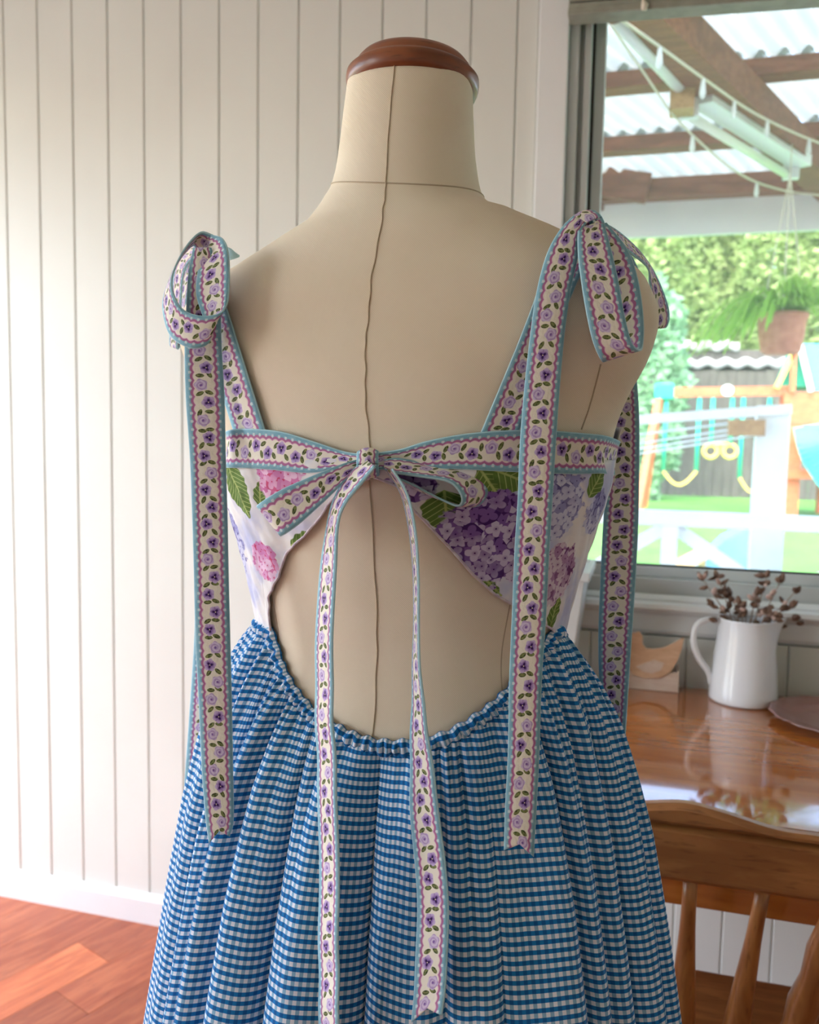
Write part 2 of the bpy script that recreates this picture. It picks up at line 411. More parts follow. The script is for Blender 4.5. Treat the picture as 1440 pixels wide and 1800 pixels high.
mat('grey_plastic', rough=.35, build=noisy(lin(206, 208, 206), lin(196, 198, 196), 8, 2))
mat('blind', rough=.6, build=noisy(lin(152, 154, 140), lin(140, 142, 128), 40, 3, .05, 80))
mat('cord', lin(222, 214, 196), .8)
mat('iron', lin(40, 38, 36), .4)
pg = mat('pink_glass', lin(236, 176, 168), .06); pg.node_tree.nodes['Principled BSDF'].inputs['Transmission Weight'].default_value = .7
glass_mat('pane_glass', (1, 1, 1), .025, .045)
# ------------------------------------------------------------------ the room
def rect_clip(poly, x0, x1, y0, y1):
    def clip(ps, f, inter):
        out = []
        for i in range(len(ps)):
            a, b = ps[i - 1], ps[i]; fa, fb = f(a), f(b)
            if fb >= 0:
                if fa < 0: out.append(inter(a, b, fa, fb))
                out.append(b)
            elif fa >= 0: out.append(inter(a, b, fa, fb))
        return out
    it = lambda a, b, fa, fb: (a[0] + (b[0] - a[0])*fa/(fa - fb), a[1] + (b[1] - a[1])*fa/(fa - fb))
    for f in (lambda p: p[0] - x0, lambda p: x1 - p[0], lambda p: p[1] - y0, lambda p: y1 - p[1]):
        if not poly: return poly
        poly = clip(poly, f, it)
    return poly
RX0, RX1, RY0, CZ = -2.5, 2.3, -2.7, 2.5
floor = struct(MB().box((RX0 - .1, RY0 - .1, FZ - .06), (RX1 + .1, WY + .14, FZ - .0125)).build('floor', mat('subfloor', lin(92, 60, 42), .7)), 'reddish timber board floor of the room', 'floor')
ba = math.radians(21); bd = np.array([math.sin(ba), math.cos(ba)]); bn_ = np.array([math.cos(ba), -math.sin(ba)])
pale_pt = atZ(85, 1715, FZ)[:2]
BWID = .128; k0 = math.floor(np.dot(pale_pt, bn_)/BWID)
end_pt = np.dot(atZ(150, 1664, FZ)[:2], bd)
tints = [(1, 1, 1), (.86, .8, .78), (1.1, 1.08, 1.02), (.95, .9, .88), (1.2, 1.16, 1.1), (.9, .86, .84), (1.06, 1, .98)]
for k in range(-34, 36):
    s0 = -6 + (end_pt - math.floor(end_pt/1.2)*1.2 if k == k0 else random.uniform(0, 1.2))
    off = (np.dot(pale_pt, bn_) - (k0 + .5)*BWID)
    for j in range(12):
        a, b = s0 + j*1.2, s0 + (j + 1)*1.2 - .0012
        c0, c1 = k*BWID + off, (k + 1)*BWID + off - .001
        poly = [tuple(bd*s + bn_*c) for s, c in ((a, c0), (b, c0), (b, c1), (a, c1))]
        poly = rect_clip(poly, RX0, RX1, RY0, WY)
        if len(poly) < 3: continue
        ar = abs(sum(poly[i - 1][0]*poly[i][1] - poly[i][0]*poly[i - 1][1] for i in range(len(poly))))/2
        if ar < .0015: continue
        cx, cy = sum(p[0] for p in poly)/len(poly), sum(p[1] for p in poly)/len(poly)
        loc = [((p[0] - cx), (p[1] - cy)) for p in poly]
        rot = lambda p: (p[0]*bn_[0] + p[1]*bn_[1], p[0]*bd[0] + p[1]*bd[1])
        q = [rot(p) for p in loc]; n = len(q)
        mb = MB().add([(x, y, -.012) for x, y in q] + [(x, y, 0) for x, y in q], [tuple(range(n)), tuple(range(n, 2*n))] + [(i, (i + 1) % n, (i + 1) % n + n, i + n) for i in range(n)])
        o = mb.build('floor_board', MATS['floor_wood'], None)
        o.location = (cx, cy, FZ); o.rotation_euler = (0, 0, -ba); o.parent = floor
        t = random.choice(tints)
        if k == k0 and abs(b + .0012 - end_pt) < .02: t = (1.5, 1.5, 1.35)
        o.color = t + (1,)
# back wall with the window opening
WX0, WX1, WZ0, WZ1 = .005, 1.75, .925, 2.24
mb = MB(); y0, y1 = WY + .014, WY + .14
mb.box((RX0 - .1, y0, FZ), (WX0, y1, CZ)); mb.box((WX1, y0, FZ), (RX1 + .1, y1, CZ)); mb.box((WX0, y0, FZ), (WX1, y1, WZ0)); mb.box((WX0, y0, WZ1), (WX1, y1, CZ))
wall = struct(mb.build('wall_back', MATS['wall_paint']), 'white wall of vertical grooved boards with the window', 'wall')
def wall_board(x0, x1, z0, z1):
    g = .0032
    poly = [(x0 + .0004, WY + .0138), (x0 + .0004, WY + .0035), (x0 + g, WY), (x1 - g, WY), (x1 - .0004, WY + .0035), (x1 - .0004, WY + .0138)]
    n = len(poly)
    m_ = MB().add([(x, y, z0) for x, y in poly] + [(x, y, z1) for x, y in poly], [tuple(range(n)), tuple(range(n, 2*n))] + [(i, (i + 1) % n, (i + 1) % n + n, i + n) for i in range(n)])
    o = m_.build('wall_board', MATS['wall_paint']); o.parent = wall
PX = [atY(x, 0 if x < 560 else 50, WY)[0] for x in (64, 452, 910)]
PS = (PX[2] - PX[0])/12; x = PX[2] - 24*PS
while x < RX1:
    a, b = max(x, RX0), min(x + PS, RX1)
    if b <= WX0 - .06: wall_board(a, b, FZ, CZ)
    elif a < WX0 - .06:
        wall_board(a, WX0 - .065, FZ, CZ); wall_board(WX0 - .064, b, FZ, .84)
    elif b < WX1 + .07: wall_board(a, b, FZ, .84)
    else: wall_board(max(a, WX1 + .07), b, FZ, CZ) if b - max(a, WX1 + .07) > .01 else None
    x += PS
bb = struct(MB().prism([(0, FZ), (.016, FZ), (.016, FZ + .062), (.010, FZ + .072), (0, FZ + .076)], 0, 1).build('baseboard_back', MATS['trim_paint']), 'white baseboard along the grooved wall', 'baseboard')
for v in bb.data.vertices: v.co = (RX0 + (RX1 - RX0)*v.co.y, WY - v.co.x, v.co.z)
# other walls: side wall with a tall window opening, its rear stretch with an opening added for the fill lamp
def holed_wall(name, axis, at, th, u0, u1, hu0, hu1, hz0, hz1):
    m_ = MB()
    for a, b, c, d in ((u0, hu0, FZ, CZ), (hu1, u1, FZ, CZ), (hu0, hu1, FZ, hz0), (hu0, hu1, hz1, CZ)):
        if b - a < .001 or d - c < .001: continue
        lo, hi = ((at, a, c), (at + th, b, d)) if axis == 'x' else ((a, at, c), (b, at + th, d))
        m_.box(tuple(min(p, q) for p, q in zip(lo, hi)), tuple(max(p, q) for p, q in zip(lo, hi)))
    return struct(m_.build(name, MATS['plaster']))
holed_wall('wall_left', 'x', RX0, -.1, -1.05, WY, -.85, 1.15, .3, 2.2)
lw_ = holed_wall('wall_left', 'x', RX0, -.1, RY0, -1.05, -2.3, -1.2, .45, 2.15)
struct(MB().box((RX0 - .1, RY0 - .1, FZ), (RX1 + .1, RY0, CZ)).build('wall_rear', MATS['plaster']))
struct(MB().box((RX1, RY0, FZ), (RX1 + .1, WY, CZ)).build('wall_right', MATS['plaster']))
struct(MB().box((RX0 - .1, RY0 - .1, CZ), (RX1 + .1, WY + .55, CZ + .08)).build('ceiling', MATS['plaster']))
# window
win = struct(MB().box((WX0, WY + .02, WZ1 - .05), (WX1, WY + .12, WZ1)).build('window_1', MATS['aluminium']), 'wide grey framed window above the table', 'window')
def wpart(name, lo, hi, m='aluminium', bev=.0015):
    o = MB().box(lo, hi).build(name, MATS[m], None, bev=bev); o.parent = win; return o
gx0 = atY(1050, 350, WY)[0] + .004
wpart('frame_rail', (WX0, WY + .02, WZ0), (WX1, WY + .12, WZ0 + .035))
wpart('sash_rail', (WX0 + .045, WY + .04, WZ0 + .035), (WX1 - .045, WY + .075, .982))
wpart('frame_stile', (WX0, WY - .002, WZ0), (WX0 + .020, WY + .12, WZ1)); wpart('frame_stile', (WX0 + .020, WY + .02, WZ0), (WX0 + .030, WY + .12, WZ1)); wpart('frame_stile', (WX0 + .030, WY + .008, WZ0), (WX0 + .044, WY + .12, WZ1))
wpart('frame_stile', (WX1 - .05, WY, WZ0), (WX1, WY + .12, WZ1))
wpart('sash_stile', (WX0 + .050, WY + .04, .982), (gx0, WY + .075, WZ1 - .05))
wpart('sash_stile', (WX1 - .09, WY + .04, .982), (WX1 - .05, WY + .075, WZ1 - .05))
wpart('gasket', (WX0 + .044, WY + .045, .95), (WX0 + .050, WY + .07, WZ1 - .05), 'iron', 0)
wpart('gasket', (gx0, WY + .052, .9815), (WX1 - .09, WY + .062, .986), 'iron', 0)
wpart('glass_pane', (gx0 - .01, WY + .055, .975), (WX1 - .08, WY + .059, WZ1 - .04), 'pane_glass', 0)
t1 = struct(MB().box((WX0 - .063, WY - .018, .84), (WX0 - .001, WY + .013, CZ - .02)).build('trim_1', MATS['trim_paint'], bev=.003), 'white upright board beside the window', 'trim')
struct(MB().box((WX1 + .001, WY - .018, .84), (WX1 + .068, WY + .013, CZ - .02)).build('trim_2', MATS['trim_paint'], bev=.003), 'white upright board at far side of window', 'trim')
prof = [(0, .845), (.012, .845), (.016, .853), (.016, .886), (.020, .893), (.034, .897), (.038, .903), (.034, .912), (.012, .914), (.012, .920), (0, .928)]
tr = struct(MB().prism(prof, 0, 1).build('trim_3', MATS['trim_paint']), 'white moulded window sill board above the table', 'sill')
for v in tr.data.vertices: v.co = (WX0 - .062 + (WX1 - WX0 + .13)*v.co.y, WY + .012 - v.co.x, v.co.z)
# ------------------------------------------------------------------ blind
bl = thing('window_blind', 'raised grey-beige slatted blind at the top of the window', 'blind', (.8, WY - .03, 2.1))
bz = lambda px, py: atY(px, py, WY - .045)[2]
zL, zR = bz(1000, 36), bz(1440, 4); xL, xR = atY(1000, 36, WY - .045)[0], atY(1440, 4, WY - .045)[0]
bsl = (zR - zL)/(xR - xL); bx1 = 1.70
def bpt(x, dz, dy): return (x, WY - .045 + dy, zL + (x - xL)*bsl + dz)
for k in range(10):
    z = k*.0125; hgt = .0115 if k else .014
    mb = MB(); w = .024 if k else .026
    a, b = bpt(xL + .001*(k % 3), z + hgt/2, 0), bpt(bx1, z + hgt/2, 0)
    mb.beam(a, b, w*2*.9, hgt*.86 if k else hgt); mb.build('bottom_rail' if k == 0 else 'slat', MATS['blind'], bl, bev=.002)
for px in (1132, 1600):
    x = atY(px, 20, WY - .07)[0]
    pts = [bpt(x + .002*math.sin(i*2.1), -.004 + i*.009, -.027 - .003*math.sin(i*1.7)) for i in range(15)]
    MB().tube(pts, [.005 + .0025*math.sin(i*1.9) for i in range(15)], 8).build('cord_knot', MATS['cord'], bl, True)
MB().box((WX0 + .002, WY - .074, zL + .125), (bx1, WY - .002, zL + .165)).build('head_rail', MATS['blind'], bl)
for xx in (WX0 + .03, 1.66): MB().box((xx, WY - .06, zL + .165), (xx + .03, WY - .0005, zL + .185)).build('bracket', MATS['aluminium'], bl)
# ------------------------------------------------------------------ dress form
SHIFT = (-.0065, -.007, -.007, -.006, -.005, -.003, -.002, -.003, -.004, -.0045, -.0045, -.0045, -.004, -.003, -.0015, 0)
TILT = (.035, .06, .09, .11, .06, 0)
RINGS = [  # a, yback, yfront, z side, z back, z front, exponent
 (.0520, -.030, .072, 1.5425, 1.541, 1.536, 2.0), (.0545, -.036, .068, 1.513, 1.512, 1.506, 2.0), (.0570, -.042, .064, 1.486, 1.480, 1.474, 2.0), (.0615, -.049, .062, 1.460, 1.449, 1.440, 2.05),
 (.0700, -.054, .062, 1.4450, 1.439, 1.420, 2.1), (.0880, -.061, .064, 1.4330, 1.428, 1.400, 2.2), (.1200, -.071, .070, 1.4180, 1.412, 1.378, 2.3), (.1560, -.080, .078, 1.4010, 1.386, 1.355, 2.35), (.1860, -.087, .086, 1.3850, 1.364, 1.335, 2.35), (.1985, -.091, .092, 1.3680, 1.345, 1.320, 2.3), (.2045, -.094, .098, 1.3500, 1.328, 1.305, 2.25),
 (.2030, -.097, .104, 1.3320, 1.314, 1.290, 2.2), (.1960, -.099, .112, 1.3120, 1.298, 1.276, 2.15), (.1840, -.100, .120, 1.2900, 1.282, 1.264, 2.1), (.1740, -.0995, .126, 1.2680, 1.264, 1.250, 2.1), (.1680, -.098, .128, 1.246, 1.244, 1.236, 2.1),
 (.1640, -.094, .124, 1.215, 1.215, 1.215, 2.1), (.1480, -.083, .108, 1.160, 1.160, 1.160, 2.1), (.1350, -.0745, .095, 1.110, 1.110, 1.110, 2.1), (.1300, -.071, .090, 1.080, 1.080, 1.080, 2.1), (.1340, -.075, .092, 1.045, 1.045, 1.045, 2.1), (.1460, -.088, .096, .990, .990, .990, 2.1), (.1600, -.104, .098, .920, .920, .920, 2.1), (.1660, -.110, .098, .850, .850, .850, 2.1), (.1620, -.104, .094, .790, .790, .790, 2.1)]
BR = cr(RINGS, 150) if False else None
def ring_interp(n):
    p = np.array(RINGS); m = len(p); q = np.vstack([2*p[0] - p[1], p, 2*p[-1] - p[-2]]); out = []
    for s in np.linspace(0, m - 1, n):
        i = min(int(s), m - 2); t = s - i; a, b, c, d = q[i:i + 4]
        out.append(.5*(2*b + (c - a)*t + (2*a - 5*b + 4*c - d)*t*t + (3*b - a - 3*c + d)*t**3))
    return np.array(out)
def ring_pts(r, ts):
    a, yb, yf, zs, zb, zf, ex = r; c, s = np.cos(ts), np.sin(ts); yc = (yb + yf)/2*0 + .012
    x = a*np.sign(c)*np.abs(c)**(2/ex); sy = np.sign(s)*np.abs(s)**(2/ex)
    y = np.where(s < 0, yc + (yc - yb)*sy, yc + (yf - yc)*sy)
    k = np.abs(s)**1.6; z = np.where(s < 0, zs + (zb - zs)*k, zs + (zf - zs)*k)
    return np.stack([x, y, z], -1)
def shear(p, dx, k, dl=0): q = p.copy(); q[:, 2] += np.minimum(p[:, 0], 0)*dl - k*p[:, 0]; q[:, 0] += dx; return q
RI = ring_interp(145); TS = np.linspace(0, 2*PI, 128, endpoint=False)
BG = np.stack([shear(ring_pts(r, TS), np.interp(i/6.0, range(16), SHIFT), np.interp(i/6.0, range(6), TILT), np.interp(i/6.0, (4, 5, 6, 9, 11), (0, .07, .075, .04, 0))) for i, r in enumerate(RI)])
form = thing('dress_form', 'cream linen dress form with wooden neck cap wearing the dress', 'mannequin', (0, .01, FZ))
NECK_END = 145*3//24 + 1
iN = int(round(3.35*144/24))
def closed_grid(name, G, m, parent, top=False, bottom=False):
    nr, nc = G.shape[:2]; V = G.reshape(-1, 3).tolist(); F = [(i*nc + j, i*nc + (j + 1) % nc, (i + 1)*nc + (j + 1) % nc, (i + 1)*nc + j) for i in range(nr - 1) for j in range(nc)]
    if top: F.append(tuple(range(nc - 1, -1, -1)))
    if bottom: F.append(tuple((nr - 1)*nc + j for j in range(nc)))
    me = bpy.data.meshes.new(name); me.from_pydata(V, [], F); me.update()
    return link(name, me, m, parent, True)
closed_grid('neck', BG[:iN + 1], MATS['linen'], form, top=True)
torso = closed_grid('torso', BG[iN:], MATS['linen'], form, bottom=True)
nr, nc = BG.shape[:2]
def bvh_of(G, closed=True):
    nr, nc = G.shape[:2]; V = [Vector(p) for p in G.reshape(-1, 3)]
    F = [(i*nc + j, i*nc + (j + 1) % nc, (i + 1)*nc + (j + 1) % nc, (i + 1)*nc + j) for i in range(nr - 1) for j in range(nc if closed else nc - 1)]
    return BVHTree.FromPolygons(V, F)
body_bvh = bvh_of(BG)
def hit(px, py, off=0.0, bvh=None, maxd=None):
    d = Vector(ray(px, py)); o = Vector(CAM)
    loc, nrm, idx, dist = (bvh or body_bvh).ray_cast(o, d.normalized())
    if loc is None: return None
    if nrm.dot(d) > 0: nrm = -nrm
    return np.array(loc + nrm*off)
def on_body(px, py, off=0.0, fallback=None):
    h = hit(px, py, off)
    if h is not None: return h
    # just past the outline: the closest point of the body to the ray
    best = None
    for dd in np.linspace(.56, .86, 61):
        p = Vector(P(px, py, dd)); loc, nrm, i, dist = body_bvh.find_nearest(p)
        if best is None or dist < best[0]: best = (dist, p, loc)
    v = best[1] - best[2]; v = v.normalized() if v.length > 1e-6 else Vector((0, -1, 0))
    return np.array(best[2] + v*off)
def seam_line(name, pts, r=.0007, m='seam'):
    return MB().tube(pts, r, 5).build(name, MATS[m], torso, True)
jb = 96  # angle index of centre back (t = 3/2 pi)
wob = lambda i: .0004*math.sin(i*.9) + .0004*math.sin(i*.37)
seam_line('back_seam', [BG[i, jb] + np.array([wob(i)*(1 if i > 30 else .3), -.0003, 0]) for i in range(0, nr)], .0006)
seam_line('neck_seam', [BG[iN, j] + np.array([0, 0, 0]) for j in range(58, 128)] + [BG[iN, 0], BG[iN, 1], BG[iN, 4]], .0007)
for js in (80, 112):
    seam_line('side_back_seam', [BG[i, js] for i in range(iN + 84, nr)], .0005)
seam_line('arm_seam', [on_body(x, y, .0002) for x, y in ((1056, 640), (1050, 665), (1042, 695), (1033, 725), (1022, 755))], .0006)
# wooden cap: turned, tilted with the neck top
capc = BG[0].mean(0); nx = BG[0, 0] - BG[0, 64]; nx /= np.linalg.norm(nx); ny = np.array([0, BG[0, 32][1] - BG[0, jb][1], BG[0, 32][2] - BG[0, jb][2]]); ny /= np.linalg.norm(ny); nz = np.cross(nx, ny)
prof = [(.0, -.004), (.90, -.004), (1.02, -.002), (1.05, .002), (1.062, .006), (1.055, .010), (1.00, .0128), (.94, .0140), (.925, .0158), (.91, .019), (.85, .0228), (.70, .0256), (.4, .0275), (.0, .028)]
ea, eb_ = .0525, .0525; vs = []; fs = []; n = 64
yc0 = (BG[0, 32] + BG[0, jb])/2
for rr, zz in prof:
    for k in range(n):
        a = 2*PI*k/n; vs.append(yc0 + nx*(ea*rr*math.cos(a)) + ny*(eb_*rr*math.sin(a)) + nz*zz)
for i in range(len(prof) - 1):
    for k in range(n): fs.append((i*n + k, i*n + (k + 1) % n, (i + 1)*n + (k + 1) % n, (i + 1)*n + k))
MB().add(vs, fs).build('neck_cap', MATS['cap_wood'], form, True)
MB().tube([(0, .01, .80), (0, .01, FZ + .05)], .014, 16).build('pole', MATS['iron'], form, True)
MB().lathe([(.0, .0), (.17, .0), (.172, .012), (.15, .022), (.06, .034), (.03, .06), (.016, .075), (0, .075)], 40, (0, .01, FZ + .0005)).build('base', MATS['chair_wood'], form, True)
# ------------------------------------------------------------------ dress
dress = thing('dress', 'sleeveless tie dress with hydrangea bodice, floral ribbon bows and blue gingham skirt', 'dress', (0, .01, .25))
def body_sec(z, t):   # horizontal section below the arms
    zs = np.array([r[3] for r in RI[80:]]); i = np.clip(np.interp(-z, -zs, np.arange(len(zs))), 0, len(zs) - 1.001)
    lo = int(i); f = i - lo; r = RI[80 + lo]*(1 - f) + RI[81 + lo]*f
    p = ring_pts(r, np.array([t]))[0]; p[2] = z
    return p
def tz_of(p): # angle of a body point
    yc = .012; return math.atan2((p[1] - yc)/.08, p[0]/.15)
def true_t(p):
    best = min(np.linspace(-PI, 2*PI*.25, 1), key=lambda t: 0); z = p[2]; ts = np.linspace(-PI - .6, .6, 500)
    q = np.array([body_sec(z, t)[:2] for t in ts[::6]]); k = int(np.argmin(((q - p[:2])**2).sum(1)))
    return ts[::6][k]
def edge_curve(pix, off=0.0):
    out = []
    for px, py in pix:
        p = on_body(px, py, off); out.append((true_t(p), p[2]))
    return out
# gathered skirt top edge around the back (t from -pi at the left side to 0 at the right side)
EC = edge_curve([(484, 1112), (492, 1150), (520, 1210), (560, 1258), (605, 1290), (660, 1309), (720, 1311), (780, 1298), (830, 1272), (880, 1232), (925, 1172), (955, 1128), (975, 1103)])
ZW = 1.086
ct = np.array([-PI - .25, -PI - .05] + [e[0] for e in EC] + [.02, .25]); cz = np.array([ZW, ZW - .002] + [e[1] for e in EC] + [ZW - .002, ZW])
o_ = np.argsort(ct); ct, cz = ct[o_], cz[o_]
def skirt_top(t):
    tt = (t + PI*1.5) % (2*PI) - PI*1.5      # range -1.5pi .. .5pi
    return float(np.interp(tt, ct, cz, left=ZW, right=ZW))
NT, NH = 1100, 110
tt = np.linspace(-1.5*PI, .5*PI, NT, endpoint=False)
ztop = np.array([skirt_top(t) for t in tt]); ker = np.hanning(41); ker /= ker.sum()
ztop = np.convolve(np.r_[ztop[-20:], ztop, ztop[:20]], ker, 'valid')
top = np.array([body_sec(z, t) for z, t in zip(ztop, tt)])
hh = np.r_[np.linspace(0, .05, 26), np.linspace(.05, .85, NH - 25)[1:]]
prof_h = [0, .006, .015, .035, .065, .105, .155, .235, .335, .425, .85]
prof_o = [.004, .010, .016, .027, .040, .051, .063, .077, .093, .107, .165]
bd_ = np.array([.0, .0])
ph = tt + .10*np.sin(3*tt + 1.0) + .055*np.sin(7*tt + 2.2) + .03*np.sin(11*tt + .4)
ridge = np.abs(np.sin(ph*12.5))**.52; ridge2 = np.abs(np.sin(ph*19 + .8*np.sin(2*tt)))
big = .5 + .5*np.sin(ph*6 + 1.1)
amp = .65 + .5*np.sin(5*tt + .6)*np.sin(2*tt + 1)
fine = np.sin(ph*92 + 2*np.sin(9*tt)) + .6*np.sin(ph*61 + 1)
SK = np.zeros((len(hh), NT, 3))
nxy = np.stack([np.cos(tt), np.sin(tt)], -1)
for i, h in enumerate(hh):
    o0 = np.interp(h, prof_h, prof_o); back = np.clip(-np.sin(tt), 0, 1)
    off = o0*(1 - .22*back*np.exp(-h/.12))
    A = .001 + .046*(1 - math.exp(-h/.085)); Af = .0017*math.exp(-h/.03) + .0001
    d = off + A*amp*(ridge - .62) + .011*(1 - math.exp(-h/.02))*math.exp(-h/.11)*(ridge2 - .6) + A*.35*(big - .5) + Af*fine
    SK[i, :, :2] = top[:, :2] + nxy*d[:, None]
    SK[i, :, 2] = ztop - h*(ztop - .25)/.85*1.0 if False else ztop - h*(1 + (ztop - ZW)/.85)
rowm = SK[60]; du = np.r_[0, np.cumsum(np.linalg.norm(np.diff(np.vstack([rowm, rowm[:1]]), axis=0), axis=1))][:-1]
per = np.linalg.norm(np.diff(np.vstack([rowm, rowm[:1]]), axis=0), axis=1).sum()
uvk = np.zeros((len(hh), NT + 1, 2)); dl = np.r_[0, np.cumsum(np.linalg.norm(np.diff(SK.mean(1), axis=0), axis=1))]
SKc = np.concatenate([SK, SK[:, :1]], 1)
vl = np.zeros((len(hh), NT + 1)); vl[1:] = np.cumsum(np.linalg.norm(np.diff(SKc, axis=0), axis=2), axis=0)
kk = np.hanning(61); kk /= kk.sum()
vl = np.stack([np.convolve(np.r_[r[-31:-1], r, r[1:31]], kk, 'valid') for r in vl])
zc = np.r_[ztop, ztop[0]]
uvk[..., 0] = np.r_[du, per][None]; uvk[..., 1] = vl + (ZW - zc)[None]
skirt = grid_obj('skirt', SKc, MATS['gingham'], dress, uvk, solid=.0008)
skirt_bvh = bvh_of(SKc, False)
# ruched elastic edge
sel = np.where((tt > -PI - .35) & (tt < .35))[0]
ee = []; euv = []
q = np.linspace(0, 1, 13); s_ = np.r_[0, np.cumsum(np.linalg.norm(np.diff(top[sel], axis=0), axis=1))]
sd = np.linspace(0, s_[-1], 900); tp = np.stack([np.interp(sd, s_, top[sel][:, c]) for c in range(3)], -1)
nn = np.stack([np.interp(sd, s_, nxy[sel][:, c]) for c in range(2)] + [np.zeros(900)], -1)
tg = np.gradient(tp, axis=0); tg /= np.linalg.norm(tg, axis=1)[:, None]; dn = np.cross(tg, nn); dn /= np.linalg.norm(dn, axis=1)[:, None]; dn *= np.sign(-dn[:, 2:3])
ru = .5 + .5*np.sin(sd/.0042*2*PI*.62 + 2.6*np.sin(sd/.013) + 2*np.sin(sd/.031)); ru2 = np.sin(sd/.0067*2*PI*.5 + 1.7*np.sin(sd/.03))
rows = []
for k in range(13):
    a = PI*(k/12)*1.15 - .25
    rad = .0036 + .0030*ru + .0010*ru2*math.sin(k*.9)
    rows.append(tp + nn*(.003 + np.sin(a)*rad)[:, None] + dn*(-np.cos(a)*(.0062 + .0012*ru2) + .0012)[:, None])
    euv.append(np.stack([sd*2.0, np.full(900, k*.0016)], -1))
grid_obj('gathered_edge', np.array(rows), MATS['gingham'], skirt, np.array(euv), solid=.0008)
# bodice panels (hydrangea print)
def uv_tz(t, z): return (t*.125, z)
def cuv(px, py):
    p = on_body(px, py); return uv_tz(true_t(p), p[2])
pur = (lin(70, 34, 100), lin(128, 92, 160), lin(206, 192, 218)); blu = (lin(92, 84, 140), lin(148, 146, 196), lin(206, 206, 228)); pnk = (lin(196, 70, 110), lin(206, 130, 180), lin(232, 196, 220)); mix_ = (lin(110, 60, 110), lin(172, 132, 172), lin(216, 200, 214))
def cl(px, py, R, pal): u, v = cuv(px, py); return (u, v, R) + pal
def lf(px, py, L, w, ang): u, v = cuv(px, py); return (u, v, L, w, ang)
mat('bodice_print', rough=.8, spec=.2, build=hydrangea_print(
    [cl(870, 945, .037, pur), cl(972, 890, .028, blu), cl(965, 1010, .026, mix_), cl(492, 845, .020, pnk), cl(428, 950, .027, blu), cl(474, 985, .017, pnk), cl(715, 850, .014, pur), cl(1035, 900, .018, blu)],
    [lf(432, 862, .024, .0145, -1.2), lf(790, 900, .017, .013, -1.45), lf(858, 858, .019, .008, -1.0), lf(895, 840, .016, .010, -.4), lf(545, 945, .016, .005, .5), lf(1040, 842, .016, .010, 1.1), lf(850, 1022, .016, .0035, -.75), lf(462, 868, .012, .006, 1.3), lf(965, 1075, .014, .007, 1.4)]))
band_mid = lambda t: 1.222
def panel(name, ts, lows, off=.004, nz=46, ztop=1.236, wr=.0018):
    G = np.zeros((nz, len(ts), 3)); UV = np.zeros((nz, len(ts), 2))
    for j, (t, zl) in enumerate(zip(ts, lows)):
        for i in range(nz):
            z = ztop + (zl - ztop)*i/(nz - 1); p = body_sec(z, t); n_ = np.array([math.cos(t), math.sin(t), 0])
            w = wr*(math.sin(z*130 + t*9) + .7*math.sin(t*38 + z*60))*.5*min(1, i/6)
            G[i, j] = p + n_*(off + abs(w)); UV[i, j] = uv_tz(t, z)
    return grid_obj(name, G, MATS['bodice_print'], dress, UV, solid=.001), G
RE = edge_curve([(664, 838), (700, 856), (730, 892), (780, 950), (830, 1005), (870, 1043), (905, 1064), (940, 1088), (975, 1118)])
LE = edge_curve([(650, 838), (625, 852), (590, 885), (562, 908), (540, 940), (512, 972), (494, 1012), (485, 1050), (482, 1085)])
rt = np.array([e[0] for e in RE]); rz = np.array([e[1] for e in RE]); o_ = np.argsort(rt); rt, rz = rt[o_], rz[o_]
lt_ = np.array([e[0] for e in LE]); lz = np.array([e[1] for e in LE]); o_ = np.argsort(lt_); lt_, lz = lt_[o_], lz[o_]
def hemtube(G, name, par):
    MB().tube(G[-1] + 0, .0011, 6).build(name, mat('hem', rough=.85, build=noisy(lin(222, 210, 214), lin(190, 172, 186), 160, 3)), par, True)
tr_ = np.linspace(rt[0], .15, 90); zr_ = np.interp(tr_, rt, rz, right=ZW - .004); pa_, G1 = panel('back_panel', tr_, np.minimum(zr_, 1.230))
hemtube(G1, 'hem', pa_)
tl_ = np.linspace(-PI - .15, lt_[-1], 90); zl_ = np.interp(tl_, lt_, lz, left=ZW - .004); pa_, G2 = panel('back_panel', tl_, np.minimum(zl_, 1.230))
hemtube(G2, 'hem', pa_)
tf = np.linspace(.12, PI - .12, 70); panel('front_panel', tf, np.full(70, ZW - .004), .0045, 40, 1.262)
# ribbon band across the back, in two halves that meet at the knot
def body_ribbon(name, Ltop, Rbot, off=.006, n=90, v0=0.0, cup=.0012, parent=dress, ends=None):
    a = [on_body(x, y, off) for x, y in Ltop]; b = [on_body(x, y, off) for x, y in Rbot]
    if ends: a, b = a + [e[0] for e in ends], b + [e[1] for e in ends]
    return ribbon(name, a, b, parent, n=n, v0=v0, cup=cup)
KN = on_body(657, 812, .010)   # centre of the back knot
kn = lambda dx, dz, dy=0: KN + np.array([dx, dy, dz])
sideL = [(body_sec(1.248, -PI - a) + np.array([-.006*math.cos(a), .006*math.sin(a), 0]), body_sec(1.221, -PI - a) + np.array([-.006*math.cos(a), .006*math.sin(a), 0])) for a in (.9, .45, .12)]
sideR = [(body_sec(1.250, a) + np.array([.006*math.cos(a), .006*math.sin(a), .0]), body_sec(1.223, a) + np.array([.006*math.cos(a), .006*math.sin(a), 0])) for a in (.12, .45, .9)]
lt2 = [(410, 756), (440, 752), (500, 757), (560, 775), (610, 792)]; lb2 = [(408, 820), (440, 821), (490, 824), (550, 829), (605, 822)]
A = [s[0] for s in sideL] + [on_body(x, y, .006) for x, y in lt2] + [kn(-.006, .007)]; B = [s[1] for s in sideL] + [on_body(x, y, .006) for x, y in lb2] + [kn(-.006, -.004)]
ribbon('back_band', A, B, dress, n=130, cup=-.0016)
